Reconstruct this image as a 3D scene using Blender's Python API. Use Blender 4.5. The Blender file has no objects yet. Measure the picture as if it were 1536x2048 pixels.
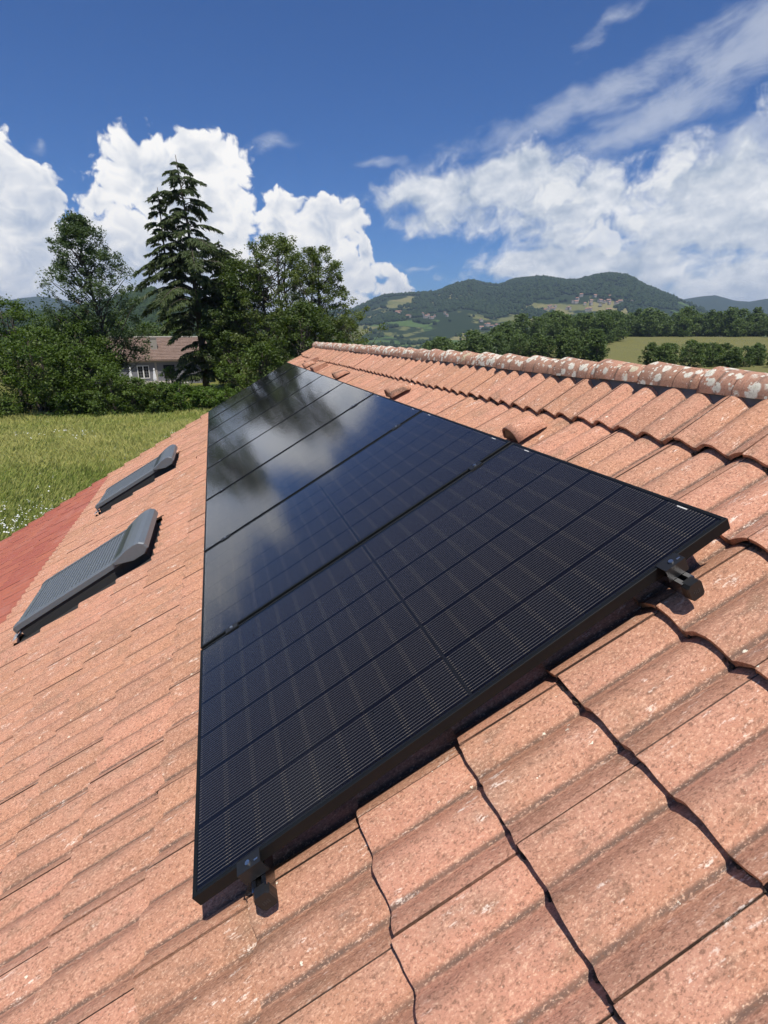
import bpy, bmesh, math, random
import numpy as np
from mathutils import Vector, Matrix, noise as mnoise
random.seed(7)
RNG = np.random.default_rng(7)
rad = math.radians
scene = bpy.context.scene
COL = scene.collection

# ------------------------------------------------------------------ camera
CAM = Vector((0.165, -1.05, 7.0))
PITCH, YAW, FPX = 18.0, -16.84, 1087.78
cam_data = bpy.data.cameras.new('camera')
cam = bpy.data.objects.new('camera', cam_data)
COL.objects.link(cam)
cam.location = CAM
cam.rotation_euler = (rad(90 - PITCH), 0, rad(YAW))
cam_data.sensor_fit = 'VERTICAL'
cam_data.sensor_height = 36.0
cam_data.lens = 36.0 * FPX / 2048
cam_data.clip_start = 0.05
cam_data.clip_end = 60000
scene.camera = cam
CAMROT = cam.rotation_euler.to_matrix()

def ray(px, py):
    """direction of a sight line, photograph pixels"""
    return (CAMROT @ Vector(((px - 768) / FPX, -(py - 1024) / FPX, -1.0))).normalized()

def at(px, py, dist):
    """point on that sight line at a horizontal distance"""
    d = ray(px, py)
    return CAM + d * (dist / math.hypot(d.x, d.y))

def ground_at(px, dist):
    p = at(px, 671, dist)
    return Vector((p.x, p.y, 0))

def project(p):
    q = CAMROT.transposed() @ (Vector(p) - CAM)
    if q.z > -0.05:
        return None
    return 768 + FPX * q.x / -q.z, 1024 - FPX * q.y / -q.z

def azel(px, py):
    d = ray(px, py)
    return math.degrees(math.atan2(d.x, d.y)), math.degrees(math.asin(d.z))

# ------------------------------------------------------------------ node helper
class S:
    """a socket with arithmetic"""
    def __init__(self, t, s): self.t, self.s = t, s
    def _m(self, op, *a, clamp=False):
        n = self.t.nodes.new('ShaderNodeMath'); n.operation = op; n.use_clamp = clamp
        for i, x in enumerate((self,) + a):
            if isinstance(x, S): self.t.links.new(x.s, n.inputs[i])
            else: n.inputs[i].default_value = float(x)
        return S(self.t, n.outputs[0])
    def __add__(self, o): return self._m('ADD', o)
    __radd__ = __add__
    def __mul__(self, o): return self._m('MULTIPLY', o)
    __rmul__ = __mul__
    def __sub__(self, o): return self._m('SUBTRACT', o)
    def __rsub__(self, o): return (self * -1.0) + o
    def __truediv__(self, o): return self._m('DIVIDE', o)
    def __pow__(self, o): return self._m('POWER', o)
    def max(self, o): return self._m('MAXIMUM', o)
    def min(self, o): return self._m('MINIMUM', o)
    def smax(self, o, k): return self._m('SMOOTH_MAX', o, k)
    def lt(self, o): return self._m('LESS_THAN', o)
    def gt(self, o): return self._m('GREATER_THAN', o)
    def frac(self): return self._m('FRACT')
    def floor(self): return self._m('FLOOR')
    def abs(self): return self._m('ABSOLUTE')
    def sqrt(self): return self._m('SQRT')
    def clamp(self): return self._m('ADD', 0.0, clamp=True)
    def step(self, a, b):
        n = self.t.nodes.new('ShaderNodeMapRange'); n.interpolation_type = 'SMOOTHSTEP'
        self.t.links.new(self.s, n.inputs[0])
        n.inputs[1].default_value = a; n.inputs[2].default_value = b
        return S(self.t, n.outputs[0])

class T:
    """a node tree builder"""
    def __init__(self, tree): self.t = tree
    def node(self, kind, ins=None, **props):
        n = self.t.nodes.new(kind)
        for k, v in props.items(): setattr(n, k, v)
        for k, v in (ins or {}).items():
            self.set(n.inputs[k], v)
        return n
    def set(self, inp, v):
        if isinstance(v, S): self.t.links.new(v.s, inp)
        elif hasattr(v, 'is_output'): self.t.links.new(v, inp)
        elif isinstance(v, (tuple, list)):
            inp.default_value = tuple(v) + ((1.0,) if len(v) == 3 and inp.type == 'RGBA' else ())
        else: inp.default_value = v
    def xyz(self, vec):
        n = self.node('ShaderNodeSeparateXYZ', {0: vec}); return [S(self.t, o) for o in n.outputs]
    def vec(self, x, y, z):
        n = self.node('ShaderNodeCombineXYZ', {0: x, 1: y, 2: z}); return n.outputs[0]
    def noise(self, vec, scale, detail=3, rough=.5, dist=0, color=False):
        n = self.node('ShaderNodeTexNoise', {'Vector': vec, 'Scale': scale, 'Detail': detail, 'Roughness': rough, 'Distortion': dist})
        return n.outputs[1] if color else S(self.t, n.outputs[0])
    def voro(self, vec, scale, feature='F1', detail=0, rough=.5, out=0, rand=1.0, smooth=None):
        n = self.node('ShaderNodeTexVoronoi', {'Vector': vec, 'Scale': scale}, feature=feature)
        if 'Detail' in n.inputs: n.inputs['Detail'].default_value = detail; n.inputs['Roughness'].default_value = rough
        if 'Randomness' in n.inputs: n.inputs['Randomness'].default_value = rand
        if smooth is not None: n.inputs['Smoothness'].default_value = smooth
        return S(self.t, n.outputs[out])
    def white(self, vec):
        n = self.node('ShaderNodeTexWhiteNoise', {'Vector': vec}); return S(self.t, n.outputs[0])
    def mix(self, f, a, b, mode='MIX'):
        n = self.t.nodes.new('ShaderNodeMix'); n.data_type = 'RGBA'; n.blend_type = mode
        self.set(n.inputs[0], f); self.set(n.inputs[6], a); self.set(n.inputs[7], b)
        return n.outputs[2]
    def bump(self, height, strength=.5, dist=.01):
        n = self.node('ShaderNodeBump', {'Height': height, 'Strength': strength, 'Distance': dist}); return n.outputs[0]
    def pos(self):
        return self.node('ShaderNodeNewGeometry').outputs['Position']

def material(name, build=None, **kw):
    m = bpy.data.materials.new(name); m.use_nodes = True
    t = T(m.node_tree); b = m.node_tree.nodes['Principled BSDF']
    for k, v in kw.items(): t.set(b.inputs[k.replace('_', ' ')], v)
    if build: build(t, b, m.node_tree.nodes['Material Output'])
    return m

# ------------------------------------------------------------------ sun, sky, exposure
SUN = Vector((-0.038, -0.46, 1.131)).normalized()
sun_data = bpy.data.lights.new('sun', 'SUN')
sun_data.energy = 5.0; sun_data.angle = rad(0.53); sun_data.color = (1.0, 0.95, 0.87)
sun = bpy.data.objects.new('sun', sun_data); COL.objects.link(sun)
sun.rotation_euler = (-SUN).to_track_quat('-Z', 'Y').to_euler()
sun.location = (0, -20, 40)

scene.view_settings.view_transform = 'Standard'
scene.view_settings.look = 'None'
scene.view_settings.exposure = 0.0
scene.view_settings.gamma = 1.0
SKY_STRENGTH = 0.1
SKY_TINT = (.29, .56, .97)

def build_world():
    w = bpy.data.worlds.new('World'); scene.world = w; w.use_nodes = True
    t = T(w.node_tree); nt = w.node_tree
    bg = nt.nodes['Background']
    sky = t.node('ShaderNodeTexSky', sky_type='NISHITA', sun_disc=False, sun_elevation=math.asin(SUN.z),
                 sun_rotation=rad(180), altitude=400, air_density=1.0, dust_density=0.4, ozone_density=2.2)
    D = t.node('ShaderNodeTexCoord').outputs['Generated']
    x, y, z = t.xyz(D)
    az = x._m('ARCTAN2', y) * 57.2958
    el = z._m('ARCSINE') * 57.2958
    P = t.vec(az, el, 0.0)                      # degrees round the horizon and above it
    def vmath(op, a, b=None, c=None):
        n = t.node('ShaderNodeVectorMath', operation=op)
        for i, q in enumerate((a, b, c)):
            if q is not None: t.set(n.inputs[i], q)
        return n.outputs['Value'] if op in ('LENGTH', 'DOT_PRODUCT') else n.outputs[0]
    def noise2(vec, scale, detail, rough=.55, color=False, dist=0.0):
        n = t.node('ShaderNodeTexNoise', {'Vector': vec, 'Scale': scale, 'Detail': detail, 'Roughness': rough, 'Distortion': dist}, noise_dimensions='2D')
        return n.outputs[1] if color else S(nt, n.outputs[0])
    def cells2(vec, scale, detail, rough=.5, smooth=.35):
        n = t.node('ShaderNodeTexVoronoi', {'Vector': vec, 'Scale': scale}, voronoi_dimensions='2D', feature='F1')
        n.inputs['Detail'].default_value = detail; n.inputs['Roughness'].default_value = rough
        return S(nt, n.outputs[0])
    wn_ = noise2(P, .30, 2, .5, color=True)
    PW = vmath('MULTIPLY_ADD', vmath('SUBTRACT', wn_, (.5, .5, .5)), (3.0, 2.2, 0.0), P)
    ROTS = {}
    def rotated(rot):
        if rot not in ROTS:
            if rot == 0: ROTS[rot] = PW
            else:
                c, s = math.cos(rad(rot)), math.sin(rad(rot))
                ROTS[rot] = t.vec(S(nt, vmath('DOT_PRODUCT', PW, (c, s, 0))), S(nt, vmath('DOT_PRODUCT', PW, (-s, c, 0))), 0.0)
        return ROTS[rot]
    def blobs(lst, smooth=.15):
        d = None
        for px, py, rx, ry, rot, k in lst:
            a0, e0 = azel(px, py)
            ra = max(.3, abs(azel(px + rx, py)[0] - a0)); re = max(.3, abs(azel(px, py + ry)[1] - e0))
            c, s = math.cos(rad(rot)), math.sin(rad(rot))
            ca, ce = a0 * c + e0 * s, e0 * c - a0 * s
            q = S(nt, vmath('LENGTH', vmath('MULTIPLY_ADD', rotated(rot), (1 / ra, 1 / re, 0), (-ca / ra, -ce / re, 0))))
            v = q._m('MULTIPLY_ADD', -k, k)
            d = v if d is None else d.smax(v, smooth)
        return d
    cumulus = [(330, 370, 155, 120, 0, 1), (408, 322, 105, 76, 0, 1), (262, 328, 88, 70, 0, 1), (425, 430, 110, 150, 0, 1),
               (40, 420, 130, 130, 0, 1), (0, 350, 62, 100, 0, 1), (205, 400, 36, 40, 0, .7), (290, 540, 260, 140, 0, 1.2), (40, 570, 300, 110, 0, 1.2),
               (560, 450, 66, 82, 0, 1), (655, 462, 88, 92, 0, 1), (620, 560, 160, 130, 0, 1.2), (735, 505, 38, 46, 0, .8),
               (790, 572, 46, 50, 0, .9), (500, 625, 330, 70, 0, 1.1), (-330, 450, 300, 190, 0, 1), (-130, 450, 200, 160, 0, 1)]
    sheet = [(1120, 425, 370, 110, -8, 1), (1430, 430, 330, 170, 0, 1.3), (1230, 530, 390, 66, 0, 1.25), (860, 380, 150, 44, 8, .9),
             (1040, 345, 110, 62, 0, .8), (1500, 570, 280, 75, 0, 1.25), (1720, 330, 330, 270, 0, 1.2)]
    wisp = [(1150, 215, 330, 52, 14, .8), (1450, 120, 240, 85, 32, .9), (1580, 40, 230, 110, 32, 1.1), (1320, 235, 280, 60, 14, .8), (1490, 280, 170, 70, 14, 1.0),
            (1230, 40, 100, 26, 32, .5), (560, 285, 60, 18, 14, .6), (82, 285, 22, 30, 0, .6), (760, 325, 60, 16, 0, .65), (830, 533, 44, 9, 0, .75)]
    # billows: fractal cells give the cauliflower edges; a second, lifted sample gives their relief
    PB = vmath('MULTIPLY', PW, (1.0, 1.15, 0))
    bil = cells2(PB, .38, 2.6, .58)
    bil2 = cells2(vmath('ADD', PB, (-.30, .75, 0)), .38, 2.6, .58)
    fine = noise2(P, 1.1, 4, .6)
    dens = blobs(cumulus) + .07 - (bil - .40) * .46 + (fine - .5) * .22
    mc = dens.step(-.03, .16)
    relief = ((bil2 - bil) * 1.0 + (fine - .5) * .34)
    core = dens.step(.0, .75)
    big = noise2(P, .13, 3)
    shade = (1.0 + relief * .62 - core * .46 - (1.0 - el.step(0.0, 15.0)) * .10 - (big - .45) * 1.2).clamp()
    ccol = t.mix(shade, (.46, .54, .68), (1.08, 1.06, 1.03))
    # soft sheet on the right and high wisps, streaked
    ST = t.vec(az + el * .5, el * 1.9 - az * .35, 0.0)
    sn = noise2(ST, .10, 5, .62, dist=.3)
    sn2 = noise2(PW, .34, 5, .6)
    ds = blobs(sheet) + (sn - .5) * 1.7 + (sn2 - .5) * 1.15 - .06
    ms = ds.step(-.12, .55) * .95
    sb = noise2(ST, .17, 4, .58); sb2 = noise2(vmath('ADD', ST, (.2, 1.1, 0)), .17, 4, .58)
    sshade = (.52 + (sb - sb2) * 1.7 + (sn2 - .5) * 1.2 - (big - .5) * .9).clamp()
    scol = t.mix(sshade, (.42, .50, .62), (1.0, 1.0, 1.0))
    puff = blobs([(1205, 475, 90, 48, 0, 1), (1270, 448, 36, 34, 0, 1), (1105, 385, 70, 44, 0, .9), (1330, 345, 120, 44, 14, .8)]) - (bil - .42) * .6 + (fine - .5) * .4
    pm = puff.step(.0, .35) * .75
    wv = noise2(t.vec(az * .8 + el * 1.5, el * 2.6 - az * 1.0, 0.0), .13, 6, .66, dist=.25)
    mw = (blobs(wisp) + (wv - .5) * 1.5).step(-.05, .9) * .55
    # the sky goes on the same way all round: scattered fair-weather cloud
    outw = ((az - 17.0).abs()).step(42.0, 60.0).max(el.step(30.0, 40.0))
    gen = t.noise(t.vec(x, y, z * 2.0), 2.6, 4, .58)
    mg = gen.step(.57, .72) * outw * el.step(-1.0, 3.0)
    tint = t.mix(1.0, sky.outputs[0], SKY_TINT, 'MULTIPLY')
    k = 1.0 / SKY_STRENGTH
    def sc(c): return t.mix(1.0, c, (k, k, k), 'MULTIPLY')
    c = t.mix(mw, tint, sc((.72, .76, .83)))
    c = t.mix(ms, c, sc(scol))
    c = t.mix(pm, c, sc((.97, .97, .96)))
    c = t.mix(mc, c, sc(ccol))
    c = t.mix(mg, c, sc((.70, .73, .78)))
    nt.links.new(c, bg.inputs[0]); bg.inputs[1].default_value = SKY_STRENGTH
    w.cycles.sampling_method = 'MANUAL'; w.cycles.sample_map_resolution = 256
build_world()
scene.cycles.max_bounces = 6
scene.cycles.use_adaptive_sampling = True
scene.cycles.adaptive_threshold = .02
scene.cycles.adaptive_min_samples = 12
scene.cycles.diffuse_bounces = 2
scene.cycles.glossy_bounces = 3
scene.cycles.transmission_bounces = 4
scene.cycles.transparent_max_bounces = 10
scene.cycles.volume_bounces = 0
scene.cycles.caustics_reflective = False
scene.cycles.caustics_refractive = False

# ------------------------------------------------------------------ object helpers
class MB:
    """collects geometry for one mesh"""
    def __init__(self): self.v, self.f, self.m, self.n = [], [], [], 0
    def add(self, v, f, mi=0):
        v = np.asarray(v, dtype=np.float32).reshape(-1, 3)
        self.v.append(v)
        for q in f: self.f.append(tuple(int(i) + self.n for i in q)); self.m.append(mi)
        self.n += len(v); return self
    def box(self, lo, hi, mi=0, M=None):
        x0, y0, z0 = lo; x1, y1, z1 = hi
        v = np.array([(x0,y0,z0),(x1,y0,z0),(x1,y1,z0),(x0,y1,z0),(x0,y0,z1),(x1,y0,z1),(x1,y1,z1),(x0,y1,z1)], float)
        if M is not None: v = np.array([M @ Vector(p) for p in v])
        return self.add(v, [(0,3,2,1),(4,5,6,7),(0,1,5,4),(1,2,6,5),(2,3,7,6),(3,0,4,7)], mi)
    def tube(self, pts, radii, n=6, mi=0, cap=True):
        pts = [Vector(p) for p in pts]; v = []
        for i, p in enumerate(pts):
            d = (pts[min(i + 1, len(pts) - 1)] - pts[max(i - 1, 0)])
            d = d.normalized() if d.length > 1e-9 else Vector((0, 0, 1))
            a = d.orthogonal().normalized(); b = d.cross(a)
            for k in range(n):
                t = 2 * math.pi * k / n
                v.append(p + (a * math.cos(t) + b * math.sin(t)) * radii[i])
        f = [(i*n+k, i*n+(k+1) % n, (i+1)*n+(k+1) % n, (i+1)*n+k) for i in range(len(pts)-1) for k in range(n)]
        if cap: f += [tuple(range(n))[::-1], tuple(range((len(pts)-1)*n, len(pts)*n))]
        return self.add([tuple(p) for p in v], f, mi)
    def prism(self, prof, axis_pts, mi=0):
        """sweep a closed profile: axis_pts = list of functions giving 3d points of the profile"""
        n = len(prof); v = []
        for fn in axis_pts: v += [fn(p) for p in prof]
        m = len(axis_pts)
        f = [(i*n+k, i*n+(k+1) % n, (i+1)*n+(k+1) % n, (i+1)*n+k) for i in range(m-1) for k in range(n)]
        f += [tuple(range(n))[::-1], tuple(range((m-1)*n, m*n))]
        return self.add(v, f, mi)
    def mesh(self, name, smooth=False):
        me = bpy.data.meshes.new(name)
        me.from_pydata(np.concatenate(self.v).tolist() if self.v else [], [], self.f)
        if any(self.m): me.polygons.foreach_set('material_index', self.m)
        if smooth: me.polygons.foreach_set('use_smooth', [True] * len(self.f))
        me.update(); return me

def quads_mesh(name, V, per, smooth=False, attr=None):
    """fast mesh of separate polygons, per verts each"""
    V = np.asarray(V, np.float32).reshape(-1, 3); n = len(V) // per
    me = bpy.data.meshes.new(name)
    me.vertices.add(len(V)); me.vertices.foreach_set('co', V.ravel())
    me.loops.add(len(V)); me.loops.foreach_set('vertex_index', np.arange(len(V), dtype=np.int32))
    me.polygons.add(n); me.polygons.foreach_set('loop_start', np.arange(0, n * per, per, dtype=np.int32))
    if attr is not None:
        a = me.attributes.new('shade', 'FLOAT', 'POINT'); a.data.foreach_set('value', np.repeat(np.asarray(attr, np.float32), per))
    me.update(calc_edges=True); return me

WLOC = {}
def link(name, me, mats, parent=None, M=None, label=None, cat=None, group=None, kind=None):
    o = bpy.data.objects.new(name, me); COL.objects.link(o)
    if me is not None:
        if not isinstance(mats, (list, tuple)): mats = [mats]
        if len(me.materials) == 0:
            for m in mats: me.materials.append(m)
    W = M.copy() if M is not None else Matrix.Identity(4)
    WLOC[o.name] = W
    if parent is not None:
        o.parent = parent; o.matrix_local = WLOC[parent.name].inverted() @ W
    else: o.matrix_local = W
    if label: o['label'] = label
    if cat: o['category'] = cat
    if group: o['group'] = group
    if kind: o['kind'] = kind
    return o
def empty(name, M, label, cat, group=None):
    o = link(name, None, None, None, M, label, cat, group); o.empty_display_size = .2; return o
def TR(x, y, z): return Matrix.Translation((x, y, z))

# ------------------------------------------------------------------ roof frame: (u along ridge, v up the slope, h off the roof)
SLOPE = rad(29.84)
CS, SN = math.cos(SLOPE), math.sin(SLOPE)
ROOF = Matrix(((0, CS, -SN, 0), (1, 0, 0, 0), (0, SN, CS, 5.71), (0, 0, 0, 1)))   # local axes: x=u y=v z=h (left handed set up below)
# a right-handed local frame for objects: x = v, y = u, z = h
RF = Matrix(((CS, 0, -SN, 0), (0, 1, 0, 0), (SN, 0, CS, 5.71), (0, 0, 0, 1)))
def RM(u, v, h): return RF @ TR(v, u, h)
def rp(u, v, h): return RF @ Vector((v, u, h))

# ================================================================== materials
def roofcoords(t):
    p = t.pos()
    x, y, z = t.xyz(p)
    v = x * CS + z * SN - 5.71 * SN
    h = z * CS - x * SN - 5.71 * CS
    return y, v, h, p

COURSES = [2.035, 1.705, 1.38, 1.05, .73, .41, .085, -.243, -.572, -.90, -1.235, -1.57, -1.91, -2.27]
while COURSES[-1] > -6.2: COURSES.append(COURSES[-1] - .335)
TW, U0 = .30, .005
UMIN_K, UMAX_K = -7, 33        # tile k covers u in [U0+(k-1)*TW, U0+k*TW]
VERGE = U0 + UMAX_K * TW       # 9.905

def tile_mat(name, painted=False, ridge=False):
    def build(t, b, out):
        u, v, h, p = roofcoords(t)
        q = t.vec(u, v * .55, h)
        q3 = t.vec(u, v, h)
        rnd = (S(t.t, t.node('ShaderNodeObjectInfo').outputs['Random']) + S(t.t, t.node('ShaderNodeAttribute', attribute_name='tone').outputs['Fac'])).frac()
        patch = t.noise(q3, 2.3, 4, .6)
        mid = t.noise(t.vec(u * 1.0, v * .35, h), 14.0, 4, .6)
        gr = t.noise(q, 210.0, 3, .7)
        gr2 = t.voro(q, 170.0, 'F1')
        gr3 = t.noise(q, 480.0, 2, .6)
        if painted:
            c = t.mix(patch, (.36, .11, .066), (.46, .16, .095))
            c = t.mix(rnd * .5, c, (.31, .08, .065))
            c = t.mix((mid.step(.58, .78)) * .45, c, (.17, .062, .05))
            c = t.mix(gr3.step(.45, .75) * .3, c, (.42, .17, .12))
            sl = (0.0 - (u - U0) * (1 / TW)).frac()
            c = t.mix((1.0 - (sl.min(1.0 - sl)).step(.004, .02)) * .8, c, (.07, .03, .025))  # shade of the side joints painted in
            c = t.mix((1.0 - ((sl - .29).abs()).step(.0, .06)).max(1.0 - ((sl - .76).abs()).step(.0, .06)) * .5, c, (.16, .055, .045))  # channels painted darker for relief the shading lacks
            fade = t.noise(t.vec(u * .5, v, h), 3.2, 4, .65)
            c = t.mix(fade.step(.5, .72) * .45, c, (.45, .20, .15))
        else:
            c = t.mix(mid.step(.3, .7), (.455, .228, .148), (.595, .298, .200))
            c = t.mix(patch.step(.35, .7) * .8, c, (.53, .268, .158))
            c = t.mix(rnd.step(.45, 1.0) * .45, c, (.61, .285, .19))
            c = t.mix((1.0 - rnd.step(.0, .5)) * .45, c, (.40, .205, .125))
            # weathered greyer bands lying along the rolls
            c = t.mix(mid.step(.52, .80) * .6, c, (.32, .205, .14))
            soot = t.noise(t.vec(u * 1.0, v * .22, h), 26.0, 5, .65)
            c = t.mix(soot.step(.56, .74) * .65, c, (.19, .125, .09))
            blotch = t.noise(t.vec(u, v * .5, h), 8.5, 5, .7)
            c = t.mix(blotch.step(.54, .70) * .65, c, (.27, .165, .105))
            # silt in the two channels of each tile, deepened as painted rib shading
            sl = (0.0 - (u - U0) * (1 / TW)).frac()
            ch = (1.0 - ((sl - .288).abs()).step(.004, .040)).max(1.0 - ((sl - .756).abs()).step(.004, .040))
            c = t.mix(ch * (soot * .5 + mid * .6).step(.28, .58) * .9, c, (.13, .09, .07))
            # grit, coarse then fine
            g0 = t.noise(q, 105.0, 3, .75)
            c = t.mix(g0.step(.54, .66) * .45, c, (.70, .42, .28))
            c = t.mix((1.0 - g0.step(.33, .47)) * .75, c, (.25, .13, .085))
            c = t.mix(gr.step(.55, .66) * .5, c, (.77, .50, .34))
            c = t.mix((1.0 - gr.step(.33, .46)) * .65, c, (.24, .13, .085))
            c = t.mix((1.0 - gr2.step(.0, .30)) * gr3.step(.50, .60) * .85, c, (.86, .67, .50))
            # dark line along the side joint, shade of its gap put into the colour
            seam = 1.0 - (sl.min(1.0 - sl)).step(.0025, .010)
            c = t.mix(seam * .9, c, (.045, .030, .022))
            # scuffs and pale lichen flecks
            sc = t.noise(t.vec(u * 1.6, v * .28, h), 44.0, 4, .7)
            sc2 = t.noise(q3, 5.2, 3, .6)
            c = t.mix(sc.step(.57, .68) * sc2.step(.47, .58) * gr.step(.40, .56) * .78, c, (.88, .76, .64))
            lv = t.voro(t.vec(u, v * .7, h), 13.0, 'F1')
            ln = t.noise(q3, 70.0, 4, .65)
            c = t.mix((lv + (ln - .5) * .34 + sc2 * .06).lt(.066), c, (.80, .74, .58))
        if ridge:
            c = t.mix(patch.step(.35, .7) * .5, c, (.33, .22, .17))
            c = t.mix(mid.step(.5, .75) * .4, c, (.42, .22, .155))
            c = t.mix(gr.step(.5, .7) * .3, c, (.12, .085, .065))
            w = t.noise(p, 38.0, 4, .65)
            va = t.voro(t.vec(u + (w - .5) * .05, v + (w - .5) * .04, h), 19.0, 'F1')
            vb = t.voro(t.vec(u * 1.0 + 3.1, v + (w - .5) * .03, h * 1.3), 36.0, 'F1')
            grow = t.noise(q3, 4.5, 3, .6)
            amt = (h - (-.125)) * 8.0            # they live on the exposed crown of the ridge
            da = va + (w - .5) * .55 - (grow - .5) * 1.0 - amt * .34
            ma = (1.0 - da.step(.13, .28)) * gr.step(.25, .5)
            mb = (vb + (w - .5) * .3 - (grow - .5) * .9 - amt * .34).lt(.04)
            lc = t.mix(da.step(-.30, .06), (.42, .40, .28), (.84, .80, .68))
            lc = t.mix(t.noise(q3, 3.1, 2).step(.60, .68) * .7, lc, (.50, .36, .12))
            lc = t.mix(gr * .6, lc, (.55, .50, .38))
            c = t.mix(ma.max(mb), c, lc)
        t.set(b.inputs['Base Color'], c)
        b.inputs['Roughness'].default_value = .55 if painted else .88
        b.inputs['Specular IOR Level'].default_value = .3 if painted else .2
        hgt = gr * .5 + gr3 * .35 + mid * .8
        t.set(b.inputs['Normal'], t.bump(hgt, .25 if painted else .75, .004))
    return material(name, build)
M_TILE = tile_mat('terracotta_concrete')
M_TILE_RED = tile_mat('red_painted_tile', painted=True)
M_RIDGE = tile_mat('ridge_terracotta', ridge=True)
def dirt_build(t, b, out):
    p = t.pos(); n = t.noise(p, 60, 4, .7); m = t.noise(p, 9, 2)
    t.set(b.inputs['Base Color'], t.mix(n, (.035, .022, .015), t.mix(m, (.13, .085, .055), (.10, .085, .06))))
    t.set(b.inputs['Normal'], t.bump(n, .9, .01)); b.inputs['Roughness'].default_value = .95
M_DIRT = material('dirt', dirt_build)
M_DECK = material('roof_underlay', Base_Color=(.03, .022, .018), Roughness=.95)
M_STRIP = material('grey_ridge_vent_strip', Base_Color=(.12, .125, .135), Roughness=.6)
def frame_build(t, b, out):
    n = t.noise(t.pos(), 300, 2)
    t.set(b.inputs['Base Color'], t.mix(n, (.006, .007, .007), (.010, .011, .012)))
    b.inputs['Roughness'].default_value = .5; b.inputs['Metallic'].default_value = .0
    b.inputs['Specular IOR Level'].default_value = .22
M_FRAME = material('black_anodised', frame_build)
M_BLACKPL = material('black_plastic', Base_Color=(.014, .014, .014), Roughness=.42)
M_STEEL = material('bare_aluminium', Base_Color=(.62, .62, .63), Roughness=.3, Metallic=1.0)
M_RAIL = material('mill_aluminium', Base_Color=(.30, .30, .31), Roughness=.25, Metallic=1.0)
M_WHITE = material('white_label', Base_Color=(.85, .85, .85), Roughness=.5)
NW = 17
def cell_build(t, b, out):
    tc = t.node('ShaderNodeTexCoord').outputs['Object']
    x, y, z = t.xyz(tc)          # x = v (0.091), y = u (0.182), centred
    w = ((y + .0855) * (NW / .171)).frac()
    rnd = S(t.t, t.node('ShaderNodeObjectInfo').outputs['Random'])
    wire = ((w - .5).abs()).lt(.052) * (y.abs()).lt(.0855)
    end = (x.abs()).step(.036, .039) * (1.0 - (x.abs()).step(.0428, .0442))
    wire_glint = ((w - .5).abs()).lt(.075) * (y.abs()).lt(.0855) * end  # wire ends painted brighter: glint of their bend put into the colour
    base = t.mix(rnd, (.0045, .0045, .008), (.007, .0065, .010))
    c = t.mix(wire, base, (.21, .205, .21))
    c = t.mix(wire_glint, c, (.27, .25, .22))
    t.set(b.inputs['Base Color'], c)
    b.inputs['Roughness'].default_value = .4
    b.inputs['Specular IOR Level'].default_value = .05
M_CELL = material('monocrystalline_cell', cell_build)
def cellmass_build(t, b, out):
    tc = t.node('ShaderNodeTexCoord').outputs['Object']
    x, y, z = t.xyz(tc)
    w = (y * (NW / .184)).frac()
    wire = ((w - .5).abs()).lt(.042)
    t.set(b.inputs['Base Color'], t.mix(wire, (.005, .005, .009), (.2, .2, .21)))
    b.inputs['Roughness'].default_value = .35; b.inputs['Specular IOR Level'].default_value = .15
M_CELLMASS = material('monocrystalline_cells_far', cellmass_build)
def glass_build(t, b, out):
    nt = t.t; nt.nodes.remove(b)
    n = t.noise(t.pos(), 700, 2, .5)
    nb = t.bump(n, .06, .001)
    fr = t.node('ShaderNodeFresnel', {'IOR': 1.52})
    gl = t.node('ShaderNodeBsdfGlossy', {'Color': (.92, .95, 1.0), 'Roughness': .055, 'Normal': nb})
    tr = t.node('ShaderNodeBsdfTransparent', {'Color': (.97, .97, .97)})
    coat = (S(nt, fr.outputs[0]) - .034).max(0.004).min(.74) * 1.35           # anti-reflective coating
    mx = t.node('ShaderNodeMixShader', {0: coat, 1: tr.outputs[0], 2: gl.outputs[0]})
    nt.links.new(mx.outputs[0], out.inputs[0])
M_GLASS = material('solar_glass', glass_build)
def shutter_build(t, b, out):
    n = t.noise(t.pos(), 40, 3)
    t.set(b.inputs['Base Color'], t.mix(n, (.15, .17, .185), (.18, .20, .215)))
    b.inputs['Roughness'].default_value = .42; b.inputs['Metallic'].default_value = .25
M_SHUT = material('grey_shutter_aluminium', shutter_build)
M_SHUT_D = material('dark_solar_strip', Base_Color=(.03, .04, .045), Roughness=.35)
M_FLASH = material('dark_flashing', Base_Color=(.035, .033, .032), Roughness=.6)
M_LEAD = material('crumpled_lead', Base_Color=(.35, .35, .36), Roughness=.55, Metallic=.4)
def wall_build(t, b, out):
    n = t.noise(t.pos(), 6, 5, .6)
    t.set(b.inputs['Base Color'], t.mix(n, (.50, .44, .36), (.58, .52, .43)))
    b.inputs['Roughness'].default_value = .9
M_WALL = material('render_wall', wall_build)
M_GREYWALL = material('grey_house_wall', Base_Color=(.19, .19, .205), Roughness=.9)
M_LIMEWALL = material('pale_frieze', Base_Color=(.36, .33, .28), Roughness=.9)
def oldroof_build(t, b, out):
    p = t.pos(); n = t.noise(p, 1.8, 4, .7); m = t.noise(p, 9, 3, .7)
    c = t.mix(n, (.15, .095, .075), (.26, .18, .14)); c = t.mix(m.step(.5, .75) * .6, c, (.36, .29, .24))
    t.set(b.inputs['Base Color'], c); b.inputs['Roughness'].default_value = .9
M_OLDROOF = material('old_brown_tiles', oldroof_build)
M_WHITEPAINT = material('white_paint', Base_Color=(.75, .74, .70), Roughness=.6)
M_CANVAS = material('white_canvas', Base_Color=(.80, .80, .80), Roughness=.9)
M_PANE = material('dark_pane', Base_Color=(.02, .022, .025), Roughness=.08)
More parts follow.
